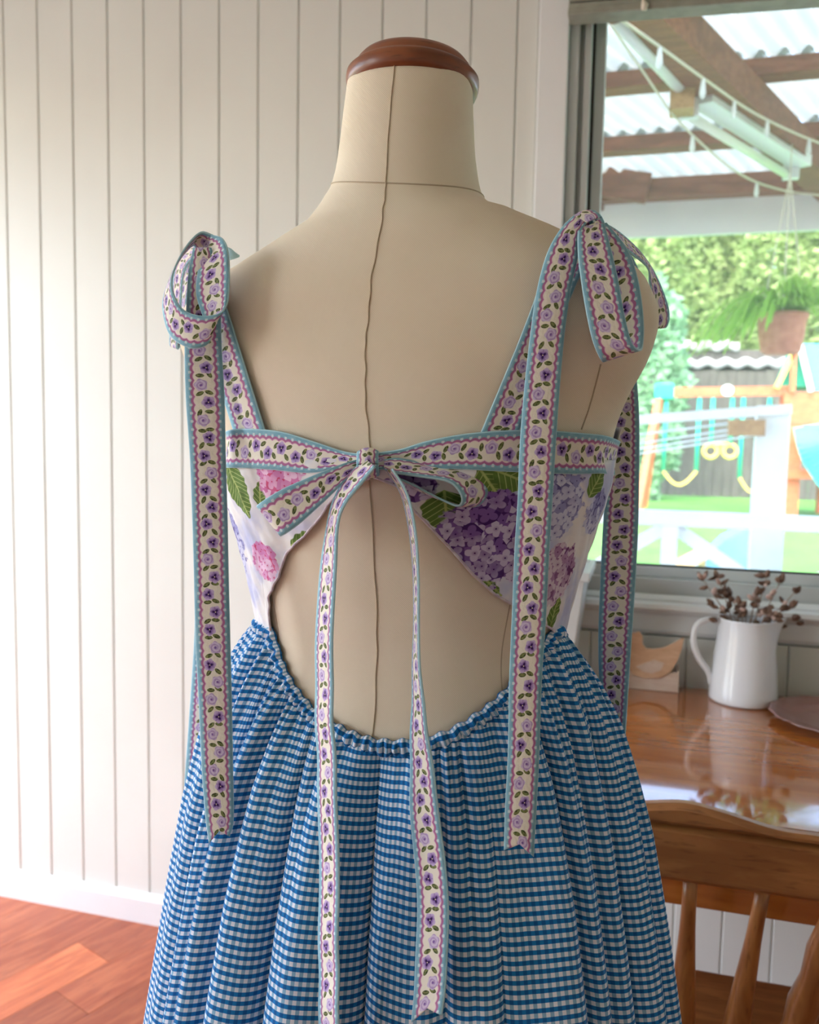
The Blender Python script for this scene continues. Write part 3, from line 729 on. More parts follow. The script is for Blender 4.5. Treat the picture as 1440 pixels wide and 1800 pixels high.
rt2 = [(708, 788), (750, 775), (810, 763), (880, 756), (950, 755), (1010, 759), (1055, 764)]; rb2 = [(706, 822), (750, 822), (800, 822), (870, 826), (940, 829), (1005, 831), (1045, 830)]
A = [kn(.006, .008)] + [on_body(x, y, .006) for x, y in rt2] + [s[0] for s in sideR]; B = [kn(.006, -.004)] + [on_body(x, y, .006) for x, y in rb2] + [s[1] for s in sideR]
ribbon('back_band', A, B, dress, n=150, v0=3.2, cup=-.0016)
# front neckline band
fa = np.linspace(.7, PI - .7, 12)
ribbon('front_band', [body_sec(1.262, a) + np.array([math.cos(a), math.sin(a), 0])*.008 for a in fa], [body_sec(1.235, a) + np.array([math.cos(a), math.sin(a), 0])*.008 for a in fa], dress, n=80)
# shoulder straps: from the band over the shoulder to the knots
def strap(Li, Ro, front, v0):
    A = [on_body(x, y, .0045) for x, y in Li]; B = [on_body(x, y, .0045) for x, y in Ro]
    return ribbon('strap', A, B, dress, n=90, v0=v0, cup=-.0008)
strap([(474, 757), (447, 672), (428, 613), (408, 552), (388, 500), (366, 455), (352, 430)], [(420, 757), (402, 700), (374, 628), (356, 568), (342, 520), (330, 478), (326, 452)], None, 0)
strap([(844, 760), (900, 627), (927, 560), (950, 500), (980, 440), (1010, 404)], [(908, 760), (952, 650), (978, 580), (1003, 520), (1030, 462), (1052, 424)], None, 1.4)
# front straps
for s in (-1, 1):
    tA = PI/2 - s*.95; pts = [body_sec(1.258, tA)]
    A, B = [], []
    for f in np.linspace(0, 1, 7):
        x = s*(.085 + .07*f); o = Vector((x, .6, 1.255 + .14*f)); loc, nrm, i_, dist = body_bvh.ray_cast(o, Vector((0, -1, 0)))
        if loc is None: loc, nrm, i_, dist = body_bvh.find_nearest(Vector((x, .05, 1.255 + .14*f)))
        c = np.array(loc) + np.array([0, .005, .002]); A.append(c + np.array([-.013, 0, .0])); B.append(c + np.array([.013, 0, 0]))
    ribbon('strap', A, B, dress, n=60, v0=.3)
# knots: a short band of ribbon wrapped once round
def knot(c, axis, rad, wid, name='bow_knot', sq=(1, 1), v0=0.0):
    ax = np.array(axis, float); ax /= np.linalg.norm(ax); e1 = np.cross(ax, [0, 0, 1.0]); e1 /= np.linalg.norm(e1) + 1e-9; e2 = np.cross(ax, e1)
    A, B = [], []
    for i in range(17):
        a = 2*PI*i/16; r = rad*(1 + .10*math.sin(3*a + 1)); d = e1*math.cos(a)*r*sq[0] + e2*math.sin(a)*r*sq[1]
        A.append(c + d*(.86) - ax*wid/2); B.append(c + d*.86 + ax*wid/2)
    return ribbon(name, A, B, dress, n=72, k=10, v0=v0, cup=-rad*.30, solid=.0012)
KNB = knot(KN + np.array([0, -.003, 0]), (1, .25, .05), .0092, .0150, sq=(.85, 1))
# back bow: two loops
def loop(pts, name='bow_loop', v0=0.0, n=110, cup=0.0, parent=None):
    A = [P(*p[:3]) for p in pts]; B = [P(*p[3:6]) for p in pts]
    return ribbon(name, A, B, parent or KNB, n=n, v0=v0, cup=cup)
kd = float(np.dot(KN - CAM, CF))
loop([(640, 806, kd - .002, 640, 826, kd - .003), (612, 812, kd - .008, 612, 842, kd - .010), (560, 832, kd - .011, 572, 880, kd - .013), (500, 858, kd - .011, 530, 918, kd - .013), (466, 878, kd - .009, 503, 938, kd - .011), (452, 889, kd - .003, 494, 942, kd - .005), (464, 886, kd + .003, 500, 934, kd + .002), (500, 868, kd + .001, 530, 910, kd + .001), (570, 832, kd - .002, 580, 860, kd - .003), (640, 806, kd, 640, 822, kd - .001)], v0=.2)
# right loop: opening towards the viewer
loop([(676, 808, kd - .002, 676, 826, kd - .004), (700, 806, kd - .004, 694, 832, kd - .012), (752, 815, kd + .000, 738, 838, kd - .018), (806, 822, kd + .002, 786, 846, kd - .020), (846, 838, kd + .002, 806, 862, kd - .019), (858, 866, kd + .002, 812, 880, kd - .017), (836, 890, kd + .004, 802, 889, kd - .012), (790, 884, kd + .006, 768, 874, kd - .008), (740, 864, kd + .004, 722, 850, kd - .007), (678, 826, kd, 684, 834, kd - .005)], v0=1.1)
# ------------------------------------------------------------------ shoulder knots, then tails
def shoulder_pt(px, py, d, up):
    loc, nrm, i_, dist = body_bvh.find_nearest(Vector(P(px, py, d)))
    v = Vector(P(px, py, d)) - loc; v = v.normalized() if v.length > 1e-5 else nrm
    return np.array(loc) + np.array([0, 0, up])
kR, kL = shoulder_pt(1041, 400, .665, .010), shoulder_pt(352, 440, .765, .009)
KNR = knot(kR, CR*.8 + CU*.45, .0125, .022, sq=(1, .8), v0=.5)
KNL = knot(kL, CR*.9 - CU*.3, .012, .020, sq=(1, .8), v0=.2)
def drape(pix, d0, off=.007, slope=0.0, bvhs=None):
    """depths for a hanging tail: hangs from d0, rests on the skirt or body where they stand proud."""
    ds = []
    for px0, py, px1 in pix:
        c = d0
        for px in np.linspace(px0, px1, 5):
            for b in (skirt_bvh, body_bvh):
                h = hit(px, py, 0, b)
                if h is not None: c = min(c, float(np.dot(h - CAM, CF)) - off)
        ds.append(c)
    ds = np.array(ds)
    for _ in range(2): ds = np.minimum(ds, np.r_[ds[0], (ds[:-2] + ds[2:])/2, ds[-1]])
    return ds
def tail(pix, d0, name='tie_tail', v0=0.0, notch=.007, off=.006, tilt=None, n=220, cup=0.0, wob=0.0, dep=None, parent=None):
    """pix: (left x, right x, y left, y right); tilt: depth added to the right edge"""
    ds = dep if dep is not None else drape([(p[0], (p[2] + p[3])/2, p[1]) for p in pix], d0, off)
    A, B = [], []
    for i, p in enumerate(pix):
        w = (p[1] - p[0])/FPX*ds[i]; dd = math.sqrt(max(RW**2 - w*w, 0))*(tilt if tilt else 0)
        A.append(P(p[0], p[2], ds[i] - max(0, -dd))); B.append(P(p[1], p[3], ds[i] - max(0, dd)))
    return ribbon(name, A, B, parent or dress, n=n, v0=v0, notch=notch, cup=cup, wob=wob)
# right shoulder tail
ys = lambda l: [(a, b, c, c if len(q) == 0 else q[0]) for a, b, c, *q in l]
def near_depth(x0, x1, y0, y1): return min(float(np.dot(h - CAM, CF)) for h in (hit(x, y) for x in np.linspace(x0, x1, 7) for y in np.linspace(y0, y1, 7)) if h is not None)
bR, bL = near_depth(1015, 1100, 430, 600), near_depth(335, 400, 440, 600)
tR = near_depth(950, 1010, 420, 600) - .012
tail(ys([(1008, 1030, 380, 392), (985, 1018, 404, 414), (962, 1015, 445, 455), (944, 1003, 510), (932, 992, 590), (922, 984, 680), (914, 977, 780), (910, 971, 880), (905, 966, 960), (900, 960, 1080), (895, 952, 1200), (893, 948, 1320), (888, 943, 1420), (886, 938, 1494, 1506)]), tR, v0=.6, cup=-.0012, off=.008, parent=KNR)
# left shoulder tail
tail(ys([(340, 372, 436), (332, 382, 480), (328, 388, 540), (325, 390, 610), (327, 395, 700), (334, 397, 800), (338, 400, 900), (341, 402, 1000), (344, 405, 1120), (350, 408, 1240), (355, 410, 1350), (362, 411, 1440), (368, 404, 1482, 1470)]), bL - .006, v0=2.3, cup=-.0012, off=.008, parent=KNL)
# back bow tails
tail(ys([(642, 660, 806, 820), (612, 638, 832, 846), (588, 607, 878, 888), (574, 594, 930), (563, 590, 1000), (557, 586, 1100), (555, 585, 1240), (559, 591, 1360), (562, 595, 1500), (561, 595, 1640), (562, 596, 1800), (564, 600, 1900)]), kd - .006, v0=.4, tilt=1, off=.008, wob=.0004, parent=KNB)
tail(ys([(680, 690, 826, 824), (707, 718, 874), (720, 731, 930), (726, 735, 1010), (728, 737, 1110), (725, 742, 1210), (722, 757, 1320), (722, 771, 1420), (730, 783, 1520), (734, 788, 1600), (731, 786, 1700), (724, 777, 1797, 1785)]), kd - .005, v0=1.5, tilt=1, off=.008, wob=.0004, parent=KNB)
# tails on the far (front) side of the shoulders
def far_tail(k, pts, v0, parent, n=220):
    """pts: left x, right x, y, depth of left edge, depth of right edge; starts at the knot k"""
    A = [k + np.array([-.006, .004, .0])] + [P(p[0], p[2], p[3]) for p in pts]; B = [k + np.array([.006, .004, -.002])] + [P(p[1], p[2], p[4]) for p in pts]
    return ribbon('tie_tail', A, B, parent, n=n, v0=v0, notch=.007)
far_tail(kR, [(1056, 1088, 425, .722, .712), (1062, 1104, 480, .752, .742), (1062, 1108, 540, .760, .750), (1064, 1113, 610, .760, .750), (1068, 1120, 670, .757, .747), (1069, 1124, 740, .754, .744), (1066, 1124, 830, .752, .742), (1060, 1122, 930, .752, .742), (1055, 1117, 1030, .754, .744), (1052, 1111, 1120, .758, .748), (1054, 1105, 1210, .766, .754), (1058, 1099, 1300, .778, .760)], .9, KNR)
far_tail(kL, [(352, 384, 446, .810, .800), (344, 390, 490, .850, .842), (343, 392, 560, .862, .852), (345, 394, 640, .862, .852), (346, 395, 760, .860, .850), (346, 395, 880, .860, .850), (345, 394, 1000, .860, .850), (342, 391, 1120, .860, .850), (335, 385, 1230, .860, .850), (328, 378, 1330, .858, .850), (322, 374, 1414, .856, .850)], 1.9, KNL)
# ------------------------------------------------------------------ shoulder bows
# right: knot, near loop, far loop
r0 = bR - .020
loop([(1016, 400, r0 + .006, 1062, 394, r0 + .012), (1016, 440, r0 - .004, 1074, 438, r0 - .002), (1020, 480, r0 - .008, 1086, 490, r0 - .008), (1030, 545, r0 - .010, 1097, 550, r0 - .010), (1042, 600, r0 - .008, 1110, 600, r0 - .010), (1056, 632, r0 - .002, 1124, 615, r0 - .004), (1062, 630, r0 + .008, 1131, 604, r0 + .010), (1058, 590, r0 + .014, 1131, 556, r0 + .014), (1048, 520, r0 + .012, 1121, 490, r0 + .016), (1038, 450, r0 + .012, 1102, 438, r0 + .020), (1024, 400, r0 + .014, 1066, 392, r0 + .020)], v0=.3, n=160, parent=KNR)
loop([(1046, 384, .668, 1062, 404, .660), (1088, 408, .705, 1102, 440, .692), (1128, 446, .732, 1138, 470, .718), (1156, 490, .744, 1142, 500, .728), (1176, 548, .748, 1148, 566, .732), (1168, 576, .752, 1142, 576, .740), (1146, 540, .764, 1120, 540, .756), (1110, 450, .752, 1094, 474, .746), (1050, 392, .685, 1058, 402, .680)], v0=1.7, n=150, parent=KNR)
# left: knot hidden under the loop, big open loop
q0 = bL - .016
loop([(372, 412, q0 + .016, 346, 446, q0 + .034), (392, 420, q0 + .004, 352, 462, q0 + .024), (402, 448, q0 - .004, 348, 482, q0 + .006), (403, 500, q0 - .010, 346, 520, q0 + .004), (398, 538, q0 - .014, 362, 572, q0 - .010), (378, 553, q0 - .016, 366, 604, q0 - .014), (346, 554, q0 - .014, 334, 612, q0 - .014), (318, 540, q0 - .008, 300, 590, q0 - .004), (303, 508, q0 - .002, 287, 545, q0 + .012), (306, 476, q0 + .004, 292, 508, q0 + .022), (326, 436, q0 + .010, 312, 462, q0 + .028), (352, 409, q0 + .014, 338, 432, q0 + .034), (374, 413, q0 + .016, 348, 446, q0 + .036)], v0=.1, n=170, parent=KNL)
# far loop at the left shoulder front, seen at its edge
loop([(350, 424, .765, 370, 432, .755), (330, 436, .800, 350, 444, .786), (308, 474, .828, 324, 478, .812), (301, 560, .840, 317, 560, .824), (299, 606, .842, 312, 612, .826), (308, 590, .858, 322, 590, .842), (318, 500, .852, 334, 500, .838), (344, 436, .80, 362, 442, .79)], v0=1.2, parent=KNL)
MB().tube([P(400, 446, .72), P(412, 449, .716), P(421, 450, .716)], [.006, .003, .0008], 6).build('strap_fold', MATS['ribbon'], dress, True)
# ------------------------------------------------------------------ table
TZ = .738; TY0, TY1 = .44, WY - .006; TX0, TX1 = -.28, 1.30
tb = thing('wooden_table', 'glossy honey-brown wooden table under the window', 'table', (.5, .8, FZ))
m_ = MB().box((TX0, TY0, TZ - .026), (TX1, TY1, TZ)).build('table_top', MATS['table_wood'], tb, bev=.008)
for nm, lo, hi in (('apron', (TX0 + .07, TY0 + .05, TZ - .12), (TX1 - .07, TY0 + .07, TZ - .0262)), ('apron', (TX0 + .07, TY1 - .07, TZ - .12), (TX1 - .07, TY1 - .05, TZ - .0262)), ('apron', (TX0 + .05, TY0 + .07, TZ - .12), (TX0 + .07, TY1 - .07, TZ - .0262)), ('apron', (TX1 - .07, TY0 + .07, TZ - .12), (TX1 - .05, TY1 - .07, TZ - .0262))):
    MB().box(lo, hi).build(nm, MATS['table_wood'], tb, bev=.002)
for x in (TX0 + .075, TX1 - .075):
    for y in (TY0 + .075, TY1 - .075):
        hL = TZ - .0265 - FZ
        MB().lathe([(0, 0), (.018, 0), (.020, .02), (.016, .06), (.022, .3), (.027, .5), (.022, .54), (.030, .56), (.030, hL), (0, hL)], 20, (x, y, FZ)).build('leg', MATS['chair_wood'], tb, True)
# ------------------------------------------------------------------ chair
CY = .33
def cpt(px, py): p = atY(px, py, CY); return p[0], p[2]
cxm, _ = cpt(1200, 1550)
ch = thing('pine_chair', 'brown pine spindle-back chair pushed in at the table', 'chair', (cxm, CY + .2, FZ))
topl = [cpt(1170, 1413), cpt(1250, 1427), cpt(1300, 1442), cpt(1345, 1459), cpt(1395, 1471), cpt(1440, 1474)]
botl = cpt(1215, 1556)[1]
hw = .245
def top_z(x):
    s = abs(x - cxm); xs_ = [0] + [abs(p[0] - cxm) for p in topl[1:]] + [hw]; zs_ = [topl[0][1] + .002] + [p[1] for p in topl[1:]] + [topl[-1][1] - .012]
    return float(np.interp(s, xs_, zs_))
xs_ = np.linspace(cxm - hw, cxm + hw, 61)
zsm = np.array([top_z(x) for x in xs_]); kz = np.hanning(9); kz /= kz.sum(); zsm = np.convolve(np.r_[[zsm[0]]*4, zsm, [zsm[-1]]*4], kz, 'valid')
def curvey(x): return CY + .045*(1 - ((x - cxm)/hw)**2)*0 - .0
linez = cpt(1300, 1470)[1]
def crest(name, zlo, zhi, th):
    V, F = [], []; n = len(xs_)
    for i, x in enumerate(xs_):
        y = curvey(x); a, b = zlo[i], zhi[i]; e = .006
        V += [(x, y, a + e), (x, y + e, a), (x, y + th - e, a), (x, y + th, a + e), (x, y + th, b - e), (x, y + th - e*1.4, b), (x, y + e*1.4, b), (x, y, b - e)]
    for i in range(n - 1):
        for k in range(8): F.append((i*8 + k, i*8 + (k + 1) % 8, (i + 1)*8 + (k + 1) % 8, (i + 1)*8 + k))
    F += [tuple(range(8)), tuple((n - 1)*8 + k for k in range(8))]
    return MB().add(V, F).build(name, MATS['chair_wood'], ch, False)
ln = np.full(61, linez)
crest('crest_rail', np.full(61, botl), ln - .0004, .026); crest('crest_cap', ln + .0004, zsm, .026)
SZ = .44; sy0, sy1 = CY + .035, .645
mb = MB()
sx0, sx1 = cxm - .20, cxm + .225
seat = MB().add([(sx0 + .02, sy0, SZ - .032), (sx1 - .02, sy0, SZ - .032), (sx1, sy1, SZ - .032), (sx0, sy1, SZ - .032), (sx0 + .02, sy0, SZ), (sx1 - .02, sy0, SZ), (sx1, sy1, SZ), (sx0, sy1, SZ)], [(3, 2, 1, 0), (4, 5, 6, 7), (0, 1, 5, 4), (1, 2, 6, 5), (2, 3, 7, 6), (3, 0, 4, 7)]).build('seat', MATS['chair_wood'], ch, bev=.01)
sp_top = [cpt(1215, 1556)[0] + k*(cpt(1345, 1570)[0] - cpt(1215, 1556)[0]) for k in (-2, -1, 0, 1, 2)]
for k, x in zip((-2, -1, 0, 1, 2), sp_top):
    pt = np.array([x, CY + .013, botl + .004]); dirx = -.085*k
    pb = np.array([x + dirx*.3, CY + .062, SZ - .002])
    rr = [.0085, .0085, .0095, .0115, .0135, .0155, .0165, .0155, .012] if abs(k) < 2 else [.012, .013, .017, .014, .019, .016, .021, .023, .016]
    MB().tube([pt + (pb - pt)*f for f in np.linspace(0, 1, 9)], rr, 16).build('spindle' if abs(k) < 2 else 'back_post', MATS['spindle_wood'], ch, True)
for sx in (-1, 1):
    for yy, o in ((sy0 + .04, -.05), (sy1 - .05, .03)):
        MB().tube([(cxm + .012 + sx*.15, yy, SZ - .03), (cxm + .012 + sx*.18, yy + o*.5, SZ*.5), (cxm + .012 + sx*.205, yy + o, FZ)], [.018, .021, .013], 14).build('leg', MATS['spindle_wood'], ch, True)
MB().tube([(cxm + .012 - .185, (sy0 + sy1)/2, .2), (cxm + .012 + .185, (sy0 + sy1)/2, .2)], .011, 10).build('stretcher', MATS['spindle_wood'], ch, True)
for sx in (-1, 1): MB().tube([(cxm + .012 + sx*.186, sy0, .2), (cxm + .012 + sx*.186, sy1 - .03, .2)], .011, 10).build('stretcher', MATS['spindle_wood'], ch, True)
# ------------------------------------------------------------------ jug with dried stems
jx, jy = atY(1307, 1200, 1.104)[0], 1.104
jug = thing('enamel_jug', 'white enamel jug holding dried brown stems', 'jug', (jx, jy, TZ))
HJ = .168
body = MB()
pr_ = [(.0, .002), (.058, .0005), (.064, .002), (.0655, .006), (.0645, .02), (.0605, .07), (.0565, .11), (.0535, .14), (.0525, HJ - .004), (.0540, HJ), (.0520, HJ), (.0505, HJ - .006), (.0520, .13), (.0590, .06), (.0620, .012), (.0, .008)]
n = 56; V, F = [], []
for i, (r, z) in enumerate(pr_):
    for k in range(n):
        a = 2*PI*k/n; lip = math.exp(-((((a - .12 + PI) % (2*PI)) - PI)/.36)**2)*max(0, (z - HJ + .06)/.06)**1.5 if z > HJ - .06 else 0
        V.append((jx + (r + .024*lip)*math.cos(a), jy + r*math.sin(a), TZ + z + .006*lip))
for i in range(len(pr_) - 1):
    for k in range(n): F.append((i*n + k, i*n + (k + 1) % n, (i + 1)*n + (k + 1) % n, (i + 1)*n + k))
MB().add(V, F).build('body', MATS['enamel'], jug, True)
hp = cr([(jx - .050, jy - .006, TZ + HJ - .012), (jx - .072, jy - .012, TZ + HJ - .006), (jx - .094, jy - .018, TZ + HJ - .018), (jx - .100, jy - .020, TZ + HJ - .048), (jx - .088, jy - .016, TZ + HJ - .085), (jx - .068, jy - .010, TZ + .055), (jx - .0615, jy - .006, TZ + .03)], 30)
Vh, Fh_ = [], []
MB().tube(hp, [.0052 + .0012*math.sin(i*.1) for i in range(30)], 12).build('handle', MATS['enamel'], jug, True)
def blob(mb, c, d, L, r, n=8):
    c = np.array(c, float); d = np.array(d, float); d /= np.linalg.norm(d)
    return mb.tube([c + d*L*f for f in (0, .12, .35, .6, .85, 1)], [r*f for f in (.15, .6, 1, .9, .5, .06)], n)
stem_tips = [(1236, 1018), (1262, 1014), (1285, 1046), (1255, 1062), (1300, 1060), (1330, 1044), (1348, 1012), (1372, 1022), (1398, 1040), (1388, 1066), (1392, 1086), (1370, 1096), (1310, 1080), (1280, 1086), (1340, 1076), (1262, 1088), (1400, 1092), (1325, 1092)]
for i, (px, py) in enumerate(stem_tips):
    yy = jy - .02 + .05*random.random(); tip = atY(px, py, yy)
    bx = jx + (tip[0] - jx)*.35; b0 = np.array([np.clip(bx, jx - .03, jx + .03), jy + (yy - jy)*.4, TZ + .05 + .02*random.random()])
    midp = np.array([jx + (tip[0] - jx)*.5, jy + (yy - jy)*.6, TZ + HJ - .006]); midp[0] = np.clip(midp[0], jx - .038, jx + .045)
    st = thing('dried_stem', 'dried stem with brown seed pods standing in the white jug', 'dried flower', tuple(b0), 'dried stems in the jug')
    curve = cr([b0, midp, tip], 12)
    MB().tube(curve, np.linspace(.0014, .0008, 12), 6).build('stalk', MATS['dry_stem'], st, True)
    blob(MB(), tip - np.array([0, 0, .004]), (tip - midp) + np.array([0, 0, .004]), .017 + .006*random.random(), .0058).build('seed_pod', MATS['dry_pod'], st, True)
    for q_ in range(11):
        f = random.randint(5, 11); c = curve[f]
        if c[2] < TZ + HJ + .006: continue
        dv = np.array([random.uniform(-1, 1), random.uniform(-1, .3), random.uniform(-.3, 1)])
        blob(MB(), c, dv, .012 + .012*random.random(), .0034 + .0032*random.random()).build('seed_pod', MATS['dry_pod'] if random.random() < .66 else MATS['pale_petal'], st, True)
# ------------------------------------------------------------------ wooden hen holder
hb = 1.112; hx0, hx1 = atY(1090, 1195, hb)[0], atY(1190, 1213, hb)[0]
hen = thing('wooden_holder', 'pale wooden box holder with a hen-shaped front, on the table beside the jug', 'holder', ((hx0 + hx1)/2, hb + .025, TZ))
zt = lambda px, py: atY(px, py, hb)[2]
hz1 = atY(1196, 1180, hb)[2]
MB().box((hx0, hb + .003, TZ + .0004), (hx1, hb + .05, TZ + .007)).build('box_base', MATS['white_wash'], hen)
MB().box((hx0, hb, TZ + .0004), (hx1, hb + .003, TZ + .042)).build('box_front', MATS['white_wash'], hen, bev=.001)
MB().box((hx0, hb + .05, TZ + .0004), (hx1, hb + .053, TZ + .042)).build('box_back', MATS['white_wash'], hen, bev=.001)
MB().box((hx1 - .0005, hb, TZ + .0004), (hx1 + .003, hb + .053, TZ + .046)).build('box_side', MATS['white_wash'], hen, bev=.001)
MB().box((hx0 - .003, hb, TZ + .0004), (hx0 + .0005, hb + .053, TZ + .046)).build('box_side', MATS['white_wash'], hen, bev=.001)
oc = [(1192, 1160), (1199, 1140), (1203, 1122), (1200, 1121), (1185, 1130), (1168, 1138), (1150, 1141), (1136, 1140), (1130, 1132), (1130, 1118), (1124, 1110), (1114, 1113), (1104, 1112), (1094, 1120), (1088, 1132), (1090, 1150), (1098, 1168), (1112, 1184), (1132, 1192), (1160, 1192), (1178, 1182)]
poly = [(atY(x, y, hb - .004)[0], atY(x, y, hb - .004)[2]) for x, y in oc]
MB().prism(poly[::-1], hb - .0065, hb - .0005).build('hen_front', MATS['pale_wood'], hen, bev=.001)
wing = [(1118, 1172), (1130, 1180), (1146, 1184), (1162, 1178), (1168, 1166), (1150, 1160), (1132, 1166)]
MB().prism([(atY(x, y, hb - .008)[0], atY(x, y, hb - .008)[2]) for x, y in wing][::-1], hb - .008, hb - .0062).build('hen_wing', MATS['white_wash'], hen)
# ------------------------------------------------------------------ pink glass plate, grey tub
pcx, pcy = atZ(1440, 1270, TZ)[:2]; pcx += .035
plate = tag(MB().lathe([(0, .003), (.06, .003), (.085, .008), (.118, .017), (.122, .0185), (.119, .020), (.086, .011), (.06, .006), (0, .006)], 72, (pcx, pcy, TZ - .0022)).build('glass_plate', MATS['pink_glass'], None, True), 'pink glass plate on the table in front of the jug', 'plate')
for v in plate.data.vertices:
    r = math.hypot(v.co.x - pcx, v.co.y - pcy); a = math.atan2(v.co.y - pcy, v.co.x - pcx)
    if r > .1: s = 1 + .018*math.cos(16*a); v.co.x = pcx + (v.co.x - pcx)*s; v.co.y = pcy + (v.co.y - pcy)*s
tx1 = atY(1040, 1000, 1.14)[0]; tzt = atY(1038, 985, 1.14)[2]
tub = thing('plastic_tub', 'pale grey open plastic tub on the table, partly hidden by the dress', 'tub', (tx1 - .12, 1.05, TZ))
def frus(name, x0, x1, y0, y1, z0, z1, tp, mtl, th=.003):
    V = []; 
    for ins in (0, th):
        V += [(x0 + tp + ins, y0 + tp + ins, z0 + ins), (x1 - tp - ins, y0 + tp + ins, z0 + ins), (x1 - tp - ins, y1 - tp - ins, z0 + ins), (x0 + tp + ins, y1 - tp - ins, z0 + ins), (x0 + ins, y0 + ins, z1), (x1 - ins, y0 + ins, z1), (x1 - ins, y1 - ins, z1), (x0 + ins, y1 - ins, z1)]
    F = [(0, 3, 2, 1), (8, 9, 10, 11)]
    for k in range(4): j = (k + 1) % 4; F += [(k, j, 4 + j, 4 + k), (8 + k, 12 + k, 12 + j, 8 + j), (4 + k, 4 + j, 12 + j, 12 + k)]
    return MB().add(V, F).build(name, mtl, tub, bev=.0015)
frus('body', tx1 - .24, tx1, .955, 1.14, TZ + .0004, tzt, .030, MATS['grey_plastic'])
frus('rim', tx1 - .248, tx1 + .008, .947, 1.146, tzt - .016, tzt + .002, .0, MATS['grey_plastic'], .012)
# ------------------------------------------------------------------ outdoors
GZ = -.25
mat('grass', rough=.9, build=noisy(lin(96, 156, 56), lin(76, 136, 44), 2.2, 6, .4, 60))
mat('deck', rough=.8, build=noisy(lin(206, 200, 190), lin(192, 186, 176), 3, 4))
mat('white_gloss', rough=.4, build=noisy(lin(236, 236, 238), lin(226, 228, 232), 3, 2))
mat('brown_beam', rough=.7, build=wood(lin(146, 86, 62), lin(124, 70, 50), lin(98, 56, 42), 3, (1.5, 10, 10), .05))
mat('orange_timber', rough=.5, build=wood(lin(214, 112, 70), lin(200, 96, 56), lin(180, 84, 48), 3, (2, 6, 6), .02))
mat('teal_plastic', lin(20, 176, 150), .4); mat('green_canvas', lin(0, 150, 120), .6); mat('sky_canvas', lin(90, 196, 220), .6); mat('yellow_plastic', lin(236, 206, 96), .4)
mat('blue_plastic', rough=.4, build=noisy(lin(110, 172, 222), lin(98, 158, 212), 3, 2)); mat('fence_timber', rough=.9, build=wood(lin(96, 92, 84), lin(80, 76, 70), lin(64, 60, 56), 2, (8, 8, 1), .05))
mat('terracotta', rough=.8, build=noisy(lin(214, 148, 122), lin(198, 130, 106), 30, 4, .1, 60)); mat('tube_light', lin(236, 240, 226), .3); mat('bark', lin(110, 92, 72), .9)
mat('bracket_wood', rough=.6, build=wood(lin(190, 150, 106), lin(170, 130, 90), lin(150, 110, 76), 3, (6, 6, 6), .03))
translucent_mat('roof_sheet', lin(200, 206, 198), .34)
def leafmat(name, a, b):
    translucent_mat(name, a, .45); nt = MATS[name].node_tree
    for n_ in nt.nodes:
        if n_.bl_idname == 'ShaderNodeMix': put(nt, n_.inputs[6], a); put(nt, n_.inputs[7], b)
        if n_.bl_idname == 'ShaderNodeTexNoise': n_.inputs['Scale'].default_value = 1.6
leafmat('leaf_a', lin(188, 206, 142), lin(146, 172, 106)); leafmat('leaf_b', lin(204, 216, 158), lin(166, 188, 122)); leafmat('leaf_c', lin(176, 210, 172), lin(140, 186, 146)); leafmat('leaf_d', lin(178, 218, 104), lin(136, 190, 72))
ground = struct(MB().box((-60, WY + .14, GZ - .2), (70, 90, GZ)).build('ground', MATS['grass']), 'green lawn behind the house', 'lawn')
deck = struct(MB().box((-4, WY + .15, GZ), (6, 4.75, GZ + .10)).build('deck', MATS['deck']), 'grey veranda deck outside the window', 'deck')
# balustrade
def oX(px, py, Y): return atY(px, py, Y)
RYY = 4.6; rz0, rz1 = oX(1280, 928, RYY)[2], oX(1280, 902, RYY)[2]
bal = thing('veranda_railing', 'white veranda railing with crossed braces outside the window', 'railing', (.4, RYY, GZ + .1))
MB().box((-3, RYY - .045, rz0), (5, RYY + .045, rz1)).build('top_rail', MATS['white_gloss'], bal, bev=.006)
MB().box((-3, RYY - .03, GZ + .15), (5, RYY + .03, GZ + .22)).build('bottom_rail', MATS['white_gloss'], bal)
px0 = oX(1176, 960, RYY)[0]; SPN = 1.25
for k in (-2, -1, 0, 1, 2, 3):
    x = px0 + k*SPN
    MB().box((x - .045, RYY - .04, GZ + .1), (x + .045, RYY + .04, rz0)).build('post', MATS['white_gloss'], bal)
    if k < 3:
        zt_ = rz0 - .02
        MB().beam((x + .04, RYY + .012, zt_), (x + SPN - .04, RYY + .012, GZ + .22), .022, .075).build('brace', MATS['white_gloss'], bal)
        MB().beam((x + .04, RYY - .012, GZ + .22), (x + SPN - .04, RYY - .012, zt_), .022, .075).build('brace', MATS['white_gloss'], bal)
